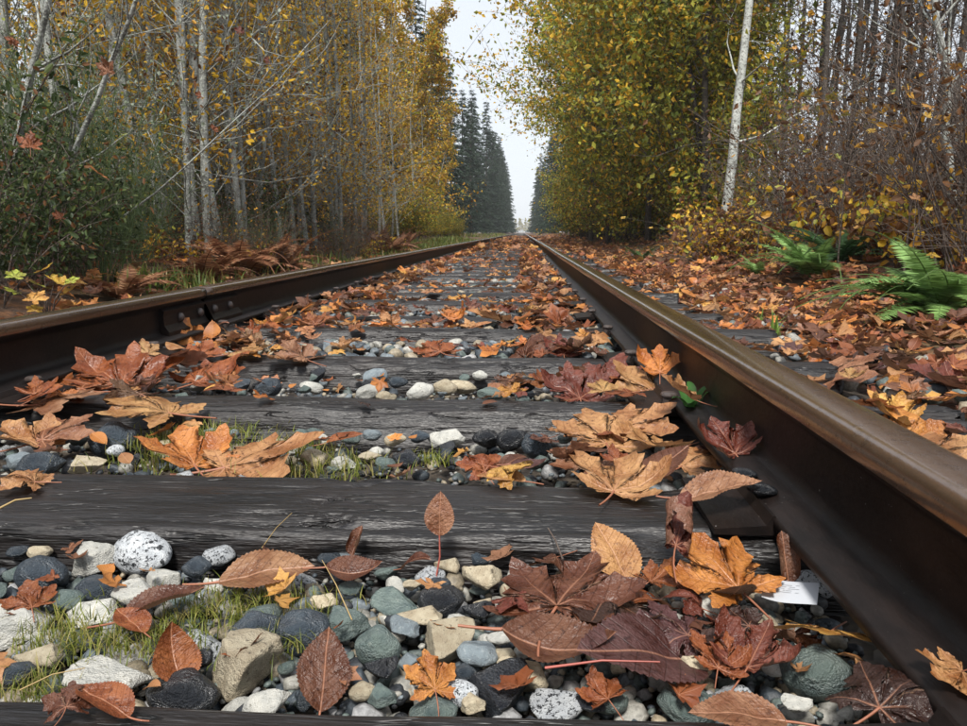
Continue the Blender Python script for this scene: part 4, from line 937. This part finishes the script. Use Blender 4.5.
for k in range(20):
    px = 800 + 180 * (k / 19) + rgx(-8, 8); y = rgx(10, 17); x = xat(px, y)
    o = plant_tree(BARE[k % 4], x, y, rgx(0, 360), rgx(.8, 1.3), None, 'tree'); vlab(o, 'nearly bare dark-trunked tree', x, y, 'bare trees on the right')
for k in range(20):
    y = rgx(4.6, 13); x = max(y * rgx(.28, .62), 2.6 + rgx(0, .8))
    if y < 11.5 and abs(px_of(x, y) - 728) < 45: x += 1.1
    o = plant_bush(THICK[k % 4], x, y, rgx(0, 360), rgx(.65, 1.15), None, 'bush'); vlab(o, 'tangled reddish-brown twig thicket', x, y, 'twig thickets')
for k in range(16):
    y = rgx(12, 34); x = 2.6 + rgx(0, .8)
    o = plant_bush(GSHR[k % 3], x, y, rgx(0, 360), rgx(.8, 1.25), None, 'bush'); vlab(o, 'yellow-green leafy bush', x, y, 'leafy bushes on the right')
for k in range(24):
    y = rgx(4.6, 13); x = 2.15 + rgx(0, .7) + (.35 if y < 7.5 else 0)
    o = plant_bush(YSHR[k % 3], x, y, rgx(0, 360), rgx(.8, 1.25), None, 'shrub'); vlab(o, 'low shrub with yellow and brown leaves', x, y, 'autumn shrubs on the right')
# ---- left understorey
for px, y, sc in ((-20, 3.3, .7), (20, 3.9, .75), (70, 4.4, .65), (40, 5.2, .9), (-10, 4.4, 1.1), (110, 6.4, .7)):
    x = xat(px, y); o = plant_bush(DARKB[rng.integers(3)], x, y, rgx(0, 360), sc, None, 'shrub'); vlab(o, 'dense dark evergreen shrub', x, y, 'dark shrubs on the left')
for px, y, sc in ((95, 4.6, .9), (60, 5.0, 1.15), (130, 5.6, .8), (30, 5.6, 1.1), (150, 6.2, .7)):
    x = xat(px, y); o = plant_bush(BROOM[rng.integers(2)], x, y, rgx(0, 360), sc, None, 'bush'); vlab(o, 'green broom bush of fine rods', x, y, 'broom bushes')
for k in range(12):
    y = rgx(8, 14); x = -max(y * rgx(.33, .6), 3.0)
    o = plant_bush(DARKB[k % 3] if k % 2 else THICK[k % 4], x, y, rgx(0, 360), rgx(.6, .9), None, 'shrub'); vlab(o, 'dense dark evergreen shrub' if k % 2 else 'tangled reddish-brown twig thicket', x, y, 'understorey')
for k in range(16):
    y = rgx(14, 40); x = -(3.0 + rgx(0, 1.2))
    o = plant_bush(GSHR[k % 3], x, y, rgx(0, 360), rgx(.4, .8), None, 'bush'); vlab(o, 'yellow-green leafy bush', x, y, 'leafy bushes')
for k in range(26):
    px = 140 + 13 * k + rgx(-8, 8); y = rgx(5.6, 7.5) if px < 300 else rgx(9, 14); x = min(xat(px, y), -2.35)
    B, nm = [(THICK[k % 4], 'tangled reddish-brown twig thicket'), (YSHR[k % 3], 'low shrub with yellow and brown leaves'), (YSHR[k % 3], 'low shrub with yellow and brown leaves'), (BROOM[k % 2], 'green broom bush of fine rods')][k % 4]
    o = plant_bush(B, x, y, rgx(0, 360), rgx(.28, .5) * (1.5 if k % 4 in (1, 2) else 1), None, 'shrub'); vlab(o, 'knee-high ' + nm, x, y, 'low growth under the left alders')
# deep woodland behind, one mass nobody could count
wd = Acc(); rg = np.random.default_rng(88)
for side in (-1, 1):
    for k in range(330 if side < 0 else 150):
        y = rg.uniform(4, 60); x = side * (6.5 + rg.random() ** 1.2 * 14)
        h = rg.uniform(6, 14); p = walk((x, y, -.1), (rg.normal(0, .04), rg.normal(0, .04), 1), h, 6, .03, 0, rg); add_tube(wd, p, np.linspace(rg.uniform(.04, .13), .02, 6), 5, np.array((.07, .062, .055)) * rg.uniform(.6, 1.6))
    n = 22000; C = np.stack([side * (6.0 + rg.random(n) ** 1.1 * 13), rg.uniform(3, 60, n), rg.random(n) ** 1.6 * (2.4 if side < 0 else 1.5)], -1)
    C += .6 * np.stack([vn(C * .8, 1), vn(C * .8, 2), vn(C * .8, 3)], -1)
    leaf_quads(wd, C, .16, pick([DG, RB, BR, OG, (.04, .03, .02)], [.3, .2, .15, .15, .2], n, rg), rg)
tag(obj('deep_woodland', wd.mesh('deep_woodland', M_FOL, False)), 'dim mass of trunks and undergrowth deep inside the wood', 'woodland', kind='stuff')

# ------------------------------------------------------------------ ferns
def frond(seed, L, arch, w0, cols, broken=0):
    rg = np.random.default_rng(seed); a = Acc(); n = 34; t = np.linspace(0, 1, n)
    th = R(58) - t * R(arch); ds = L / (n - 1); x = np.cumsum(np.cos(th) * ds); z = np.cumsum(np.sin(th) * ds); y = .04 * np.sin(t * 2 + seed) * L
    path = np.stack([x, y, z], -1); add_tube(a, path[::3], np.linspace(.004, .0015, len(path[::3])), 3, np.array(cols[0]) * .7)
    for i in range(3, n):
        w = w0 * math.sin(min(1, .15 + t[i] * 1.15) * math.pi) ** .7 + .006; tg = path[i] - path[i - 1]; tg /= np.linalg.norm(tg); up = np.cross(tg, [0, 1, 0]); up = up if up[2] > 0 else -up
        for s in (-1, 1):
            for half in (0, .5):
                pt = path[i] - tg * ds * half; d = np.array([0, s, 0]) + tg * .28 + up * rg.uniform(-.25, .1); d /= np.linalg.norm(d); l = w * rg.uniform(.85, 1.1); e = tg * l * .085 + .0
                v = np.array([pt - e, pt + d * l * .4 - e * 1.2, pt + d * l, pt + d * l * .4 + e * 1.2, pt + e]); c = np.array(cols[rg.integers(len(cols))]) * rg.uniform(.8, 1.2)
                a.add(v, np.array([[0, 1, 3], [1, 2, 3], [0, 3, 4]]), c)
    return a.mesh('frond', M_FERN, False)
GREENS = [(.17, .29, .085), (.22, .36, .115), (.12, .21, .055)]; DKG = [(.04, .09, .03), (.055, .12, .04), (.03, .065, .022)]; BRN = [(.26, .11, .055), (.38, .21, .11), (.18, .075, .042)]
FR = [frond(1 + k, .52, a, .058, GREENS) for k, a in enumerate((75, 95, 60, 110))]
FD = [frond(11 + k, .5, a, .05, DKG) for k, a in enumerate((70, 90, 60))]
FB = [frond(21 + k, .55, a, .06, BRN) for k, a in enumerate((80, 120, 60))]
def fern(lib, x, y, n, sc, az0, az1, label, name='sword_fern', grp='ferns'):
    r = empty(name, (x, y, gz(x, y) - .01)); tag(r, label, 'fern', grp)
    for k in range(n):
        az = az0 + (az1 - az0) * (k + rng.uniform(-.3, .3)) / max(1, n - 1); s = sc * rng.uniform(.75, 1.1)
        obj('frond', lib[rng.integers(len(lib))], r, (0, 0, 0), (R(rng.uniform(-10, 10)), R(rng.uniform(-14, 22)), R(az)), s)
def fx(px, y): return xat(px, y)
fern(FR, fx(945, 3.35), 3.35, 22, 1.2, 95, 255, 'bright green sword fern arching over leaf litter at right')
fern(FR, fx(985, 3.3), 3.3, 9, 1.2, 40, 200, 'green sword fern with upright fronds cut by the right picture edge')
fern(FR, fx(812, 5.4), 5.4, 17, 1.25, 80, 280, 'middle green sword fern under yellow shrub leaves')
fern(FD, fx(835, 5.9), 5.9, 16, 1.35, 0, 330, 'dark green fern clump behind the middle sword fern')
fern(FR, fx(757, 6.2), 6.2, 6, .7, 90, 250, 'small sword fern left of the middle one beside the shoulder')
fern(FD, fx(640, 11), 11, 14, 1.1, 0, 330, 'dark fern at the forest foot near the leafy bushes')
fern(FB, fx(245, 6.2), 6.2, 24, 1.5, 0, 340, 'rust brown dead bracken before the grey trunks', 'bracken_fern')
fern(FB, fx(285, 6.8), 6.8, 20, 1.4, 0, 340, 'reddish dead bracken just right of the grey trunks', 'bracken_fern')
fern(FB, fx(205, 5.4), 5.4, 18, 1.2, 0, 340, 'pale brown bracken drooping beside the left rail', 'bracken_fern')
fern(FB, fx(120, 4.2), 4.2, 16, .95, 0, 340, 'tangled brown bracken behind the left rail near the seedling', 'bracken_fern')
fern(FB, fx(385, 12.2), 12.2, 26, 1.7, 0, 340, 'orange brown bracken heap at the foot of the alder clump', 'bracken_fern')
fern(FB, fx(405, 14.5), 14.5, 18, 1.4, 0, 340, 'far orange bracken heap by the grassy verge', 'bracken_fern')
fern(FD, fx(165, 4.8), 4.8, 9, .6, 0, 340, 'dark green fern low beside the left rail')
# ------------------------------------------------------------------ grass, moss, small weeds
def grass(acc, n, cx, cy, sx, sy, zf, h, cols, rg, wid=.0022, lean=.5):
    for _ in range(n):
        x, y = rg.normal(cx, sx), rg.normal(cy, sy); L = h * rg.uniform(.4, 1.2); az = rg.uniform(0, 6.28); l = rg.uniform(.1, lean)
        t = np.linspace(0, 1, 4); P = np.stack([x + np.cos(az) * l * L * t ** 2, y + np.sin(az) * l * L * t ** 2, zf + L * t * (1 - .25 * l * t)], -1)
        s = np.array([-math.sin(az), math.cos(az), 0]) * wid; wv = (1 - t ** 1.5)[:, None] * s
        v = np.vstack([P - wv, P + wv]); f = [[i, i + 1, 5 + i] for i in range(3)] + [[i, 5 + i, 4 + i] for i in range(3)]
        acc.add(v, f, np.array(cols[rg.integers(len(cols))]) * rg.uniform(.7, 1.3))
rg = np.random.default_rng(5); gr = Acc()
GG = [(.17, .20, .035), (.24, .25, .05), (.12, .15, .03), (.30, .26, .09)]
for px, py, n, s, h in ((205, 612, 260, .035, .018), (240, 598, 160, .03, .016), (120, 640, 160, .025, .02), (60, 640, 140, .02, .02), (30, 690, 120, .02, .022), (290, 640, 80, .02, .02), (60, 622, 90, .03, .02), (320, 605, 60, .02, .018), (180, 640, 120, .03, .016),
                        (180, 440, 260, .05, .03), (215, 436, 180, .05, .03), (300, 465, 160, .06, .03), (160, 462, 120, .05, .03), (340, 470, 100, .05, .03), (430, 460, 60, .02, .025), (290, 446, 90, .04, .03)):
    p = at(px, py, -.03); grass(gr, int(n * 1.6), p.x, p.y, s, s * .8, -.035, h, GG, rg, .0007 if py > 500 else .0011, 1.3)
tag(obj('grass_tufts', gr.mesh('grass_tufts', M_FOL)), 'fine mossy green grass growing between the ballast stones at left', 'grass', kind='stuff')
gr = Acc(); GV = [(.10, .14, .03), (.14, .19, .04), (.07, .10, .025), (.28, .22, .08)]
for k in range(130):
    y = rg.uniform(4.5, 30); x = -(1.75 + rg.random() * .9); grass(gr, 60, x, y, .18, .25, gz(x, y), .16 if y < 10 else .22, GV, rg, .005 + y * .0004, .9)
for k in range(90):
    y = rg.uniform(28, 110); x = -(1.7 + rg.random() * 1.6); grass(gr, 22, x, y, .3, .8, gz(x, y), .25, GV, rg, .02, .9)
for k in range(10):
    y = rg.uniform(8, 30); x = 2.1 + rg.random() * .6; grass(gr, 50, x, y, .15, .25, gz(x, y), .16, GV, rg, .006, .9)
tag(obj('verge_grass', gr.mesh('verge_grass', M_FOL)), 'green grass and weeds along the verge outside the left rail', 'grass', kind='stuff')
def blade_mesh(seed, h, cols):
    a = Acc(); grass(a, 1, 0, 0, .001, .001, 0, h, cols, np.random.default_rng(seed), .005, .8); return a.mesh('blade', M_FERN)
BL = [blade_mesh(k, .11, [(.16, .26, .05)]) for k in range(4)]
def tuft(px, py, n, sc, label, z=-.02):
    p = at(px, py, z); r = empty('grass_tuft', p); tag(r, label, 'grass tuft', 'grass tufts')
    for k in range(n): obj('blade', BL[k % 4], r, (rgx(-.02, .02), rgx(-.02, .02), 0), (rgx(-.25, .25), rgx(-.25, .25), rgx(0, 6.28)), sc * rgx(.6, 1.1))
tuft(775, 335, 18, .9, 'bright green grass tuft behind a tie end right of the right rail')
tuft(758, 320, 10, .7, 'small green grass tuft just beyond the bright one')
def broad(seed, L, w):
    rg = np.random.default_rng(seed); t = np.linspace(0, 1, 9); P = np.stack([0 * t, t * L * (1 - .2 * t), L * .75 * np.sin(t * 1.7) * (1 - .25 * t)], -1); ww = w * np.sin(np.pi * (t * .92 + .06)) ** .8
    v = np.vstack([P + np.stack([-ww, 0 * t, .25 * ww], -1), P, P + np.stack([ww, 0 * t, .25 * ww], -1)]); f = []
    for i in range(8): f += [[i, i + 1, 10 + i], [i, 10 + i, 9 + i], [9 + i, 10 + i, 19 + i], [9 + i, 19 + i, 18 + i]]
    return mesh('leaf', v, np.array(f), M_FERN, col=np.array((.045, .125, .03)) * rg.uniform(.8, 1.3))
BLF = [broad(k, .075, .009) for k in range(3)]
p = at(690, 420, .0); w = empty('leafy_weed', p); tag(w, 'small green broad-leaved weed growing beside the right rail', 'weed')
for k in range(9): obj('leaf', BLF[k % 3], w, (rgx(-.008, .008), rgx(-.008, .008), 0), (R(rgx(-10, 35)), 0, R(k * 40 + rgx(-15, 15))), rgx(.7, 1.15))
p = at(722, 404, .0); w = empty('leafy_weed', (p.x, p.y, 0)); tag(w, 'second green weed shoot pressed against the right rail web', 'weed')
for k in range(5): obj('leaf', BLF[k % 3], w, (0, 0, 0), (R(rgx(10, 35)), 0, R(k * 72)), rgx(.7, 1.1))
# yellow-green maple seedling at the left edge
def big_leaf_plant(name, x, y, label, items, col_names, cat='plant'):
    g0 = gz(x, y); r = empty(name, (x, y, g0)); tag(r, label, cat); a = Acc()
    for k, (dx, dy, dz, s, yaw, tilt) in enumerate(items):
        q = np.array([dx, dy, dz]); pth = np.array([(0, 0, 0), q * [.3, .3, .6], q * [.8, .8, .95], q]); add_tube(a, pth, [.004, .003, .002, .0015], 4)
        o = obj('leaf', MV[[0, 8, 2, 0][k % 4]][0], r, tuple(q), rotmat(yaw, tilt, rgx(-15, 15)).to_euler(), s, PAL[col_names[k % len(col_names)]])
    obj('stems', a.mesh('stems', M_TWIG), r)
P0 = at_y(45, 285, 3.15)
big_leaf_plant('maple_seedling', P0.x, 3.15, 'maple seedling with lime and yellow leaves at the left edge behind the rail',
  [(dx, rgx(-.1, .1), P0.z - gz(P0.x, 3.15) + dz, s, yaw, 30) for dx, dz, s, yaw in ((-.08, .05, .06, 20), (-.02, .07, .07, -40), (.04, .02, .07, 60), (-.10, -.02, .055, 100), (.0, -.05, .075, -20), (-.04, .0, .07, 150), (.08, -.03, .06, -80), (-.02, -.10, .05, 30), (.11, .02, .05, 10))], ['lime', 'yellow', 'yellow', 'lime', 'ochre'])
# leaning grey branches with hanging leaves near the left edge
def limb(p0, p1, r0, r1, name, label, leaves, seed, nt=8):
    rg = np.random.default_rng(seed); p0 = np.array(p0); p1 = np.array(p1); t = np.linspace(0, 1, 10)[:, None]; L = np.linalg.norm(p1 - p0)
    path = p0 + (p1 - p0) * t + np.cumsum(rg.normal(0, .008 * L, (10, 3)), 0) * np.sin(np.pi * t); a = Acc(); add_tube(a, path, np.linspace(r0, r1, 10), 7)
    for k in range(nt):
        i = rg.integers(3, 9); tw = walk(path[i], (p1 - p0) / L + rg.normal(0, .55, 3), L * rg.uniform(.2, .5), 6, .12, .03, rg); add_tube(a, tw, np.linspace(r1 * .7, .0015, 6), 4)
    r = empty(name, tuple(p0)); tag(r, label, 'tree', 'leaning stems at the left edge'); me = a.mesh('trunk', M_BARK_GREY); me.transform(Matrix.Translation(-Vector(p0))); obj('trunk', me, r)
    for (px, py, Y, s, yaw, tilt, cn, vi) in leaves:
        q = at_y(px, py, Y); o = obj('leaf', MV[vi][0], r, tuple(np.array(q) - p0), rotmat(yaw, tilt, 10).to_euler(), s, PAL[cn]); obj('stem', MV[vi][1], o)
def vv3(px, py, Y): return tuple(at_y(px, py, Y))
def base(px, Y): q = at_y(px, 232, Y); return (q.x, Y, gz(q.x, Y) - .05)
limb(base(20, 4.5), vv3(165, -60, 4.2), .021, .010, 'leaning_tree', 'grey leaning stem with orange maple leaves hanging at upper left', [(96, 171, 3.6, .085, 100, 40, 'orange', 8), (106, 66, 3.6, .075, 160, 75, 'rust', 5), (30, 142, 3.5, .08, 30, 60, 'rust', 4), (58, 215, 3.6, .05, 60, 60, 'rust', 1)], 1)
limb(base(-10, 4.6), vv3(60, -40, 4.4), .03, .016, 'leaning_tree', 'dark upright stem at the far left edge', [(12, 40, 4.3, .06, 60, 60, 'rust', 3)], 2)
limb(base(60, 5.0), vv3(330, 20, 5.4), .009, .003, 'leaning_tree', 'thin branch arching right across the left trunks with dry leaves', [(200, 95, 5.2, .05, 60, 70, 'rust', 9), (240, 30, 5.2, .05, 10, 70, 'reddish brown', 9), (213, 128, 5.2, .05, 60, 70, 'rust', 10), (268, 60, 5.3, .05, 60, 70, 'reddish brown', 9)], 3)
limb(base(962, 6.2), vv3(925, -40, 6.4), .035, .022, 'bare_tree', 'grey upright trunk near the right picture edge', [], 4)
# yellow leaves hanging in front of the right thicket
def sprig(px, py, Y, n, label, seed, spread=.35):
    rg = np.random.default_rng(seed); q = np.array(at_y(px, py, Y)); g0 = gz(q[0], Y); r = empty('maple_sapling', (q[0], Y, g0)); tag(r, label, 'sapling', 'maple saplings on the right'); a = Acc()
    top = q - [q[0], Y, g0]; pth = np.array([(0, 0, 0), top * [.2, .2, .5], top]); add_tube(a, np.vstack([pth, pth[-1:] + [[.1, 0, .3]]]), [.008, .006, .004, .002], 4)
    for k in range(n):
        e = top + rg.normal(0, 1, 3) * [spread, spread * .6, spread * .55]; add_tube(a, np.array([top * [1, 1, rg.uniform(.6, 1)], (top + e) / 2 + [0, 0, .03], e]), [.003, .002, .0012], 3)
        obj('leaf', MV[int(rg.choice([0, 8, 2, 3]))][0], r, tuple(e), rotmat(rg.uniform(0, 360), rg.uniform(10, 50), rg.normal(0, 15)).to_euler(), rg.uniform(.035, .06), tuple(np.array(PAL[str(rg.choice(['yellow', 'ochre', 'lime', 'tan'], p=[.45, .3, .1, .15]))]) * rg.uniform(.8, 1.1)))
    obj('stems', a.mesh('stems', M_TWIG), r)
sprig(850, 120, 5.6, 34, 'sapling with scattered yellow-green leaves high before the right thicket', 1, .42)
sprig(920, 115, 4.8, 20, 'sapling with yellow leaves near the right edge', 2, .3)
sprig(760, 215, 7.4, 22, 'low sapling with pale yellow leaves right of the pale trunk', 3, .38)
sprig(840, 205, 6.0, 18, 'low sapling with ochre leaves behind the middle fern', 4, .3)
sprig(690, 235, 8.6, 24, 'low sapling with pale yellow leaves left of the pale trunk', 5, .42)
sprig(915, 230, 4.6, 14, 'low sapling with ochre leaves above the bright fern', 6, .25)
sprig(810, 250, 5.8, 12, 'low sapling with tan leaves beside the middle fern', 7, .25)
# ------------------------------------------------------------------ small things
def paper():
    nx, ny = 8, 6; X, Y = np.meshgrid(np.linspace(-.026, .026, nx), np.linspace(-.019, .019, ny)); Z = .004 * np.sin(X * 60) + .003 * (X / .026) ** 2
    v = np.stack([X, Y, Z], -1).reshape(-1, 3); i = np.arange(ny - 1)[:, None] * nx + np.arange(nx - 1)[None, :]; return mesh('paper', v, np.stack([i, i + 1, i + nx + 1, i + nx], -1).reshape(-1, 4), M_PAPER)
p = at(790, 594, -.02); pr = obj('paper_scrap', paper(), None, (p.x, p.y, -.018), rotmat(-24, 10, 4).to_euler()); tag(pr, 'white scrap of printed paper lying among leaves beside the right rail', 'paper')
ia = Acc()
for k in range(5):
    y = .011 - k * .0032; xx = np.linspace(-.013, .008 - .004 * (k % 2), 7); z = .004 * np.sin(xx * 60) + .003 * (xx / .026) ** 2 + .0005
    v = np.vstack([np.stack([xx, xx * 0 + y, z], -1), np.stack([xx, xx * 0 + y + .0006, z], -1)]); ia.add(v, [[i, i + 1, 8 + i, 7 + i] for i in range(6) if (i + k) % 4])
obj('print', ia.mesh('print', M_INK), pr)
def stick(px0, py0, px1, py1, z0, z1, r, label, mat=M_TWIG, name='twig'):
    a, b = at(px0, py0, z0), at(px1, py1, z1); a, b = np.array(a), np.array(b); m = (a + b) / 2 + [0, 0, .004]
    v, f = tube(np.array([a, (a + m) / 2, m, (b + m) / 2, b]), np.linspace(r, r * .5, 5), 5); o = obj(name, mesh(name, v - a, f, mat), None, tuple(a)); tag(o, label, 'twig' if name == 'twig' else 'grass stalk')
stick(0, 508, 32, 498, .008, .02, .0016, 'short straw-coloured twig lying on the nearest tie at the far left', M_DRYGRASS)
stick(545, 668, 660, 662, .0, .012, .0013, 'thin reddish leaf stalk lying across the foreground leaves', M_STEM_RED)
stick(262, 548, 292, 513, -.02, .03, .0007, 'pale dry grass stalk leaning against the nearest tie', M_DRYGRASS, 'grass_stalk')
stick(20, 690, 85, 668, -.01, .0, .0007, 'dry straw lying over stones at the bottom left', M_DRYGRASS, 'grass_stalk')
stick(352, 620, 322, 560, -.01, .01, .0007, 'dry straw crossing stones left of centre', M_DRYGRASS, 'grass_stalk')
stick(563, 560, 548, 528, -.01, .004, .0014, 'black bent twig standing before the nearest tie', M_TWIG)
# dark pebbles on the rail foot
for px, py, w in ((762, 490, 32), (745, 474, 26)):
    p = at(px, py, .035); o = obj('pebble', stone_mesh('dark', 0, 2), None, (p.x, p.y, .036), (0, .2, .4), w * dist(p) / F_PX / 2); o.scale.z *= .6
    tag(o, 'smooth dark flat pebble resting on the right rail foot' + (', the nearer one' if py > 480 else ', the farther one'), 'pebble')
# ------------------------------------------------------------------ haze: the damp air of the cutting
m, nt, b = new_mat('damp_air'); nt.nodes.remove(b)
pv = N(nt, 'ShaderNodeVolumePrincipled'); pv.inputs['Color'].default_value = (.93, .96, 1, 1); pv.inputs['Density'].default_value = .0006
nt.links.new(pv.outputs[0], nt.nodes['Material Output'].inputs['Volume'])
hz = box_mesh('haze', 120, 560, 24, m); o = obj('haze', hz, None, (0, 240, -1.3)); tag(o, 'thin pale haze filling the railway cutting', kind='stuff')
finish_labels(); finish_vlabels()
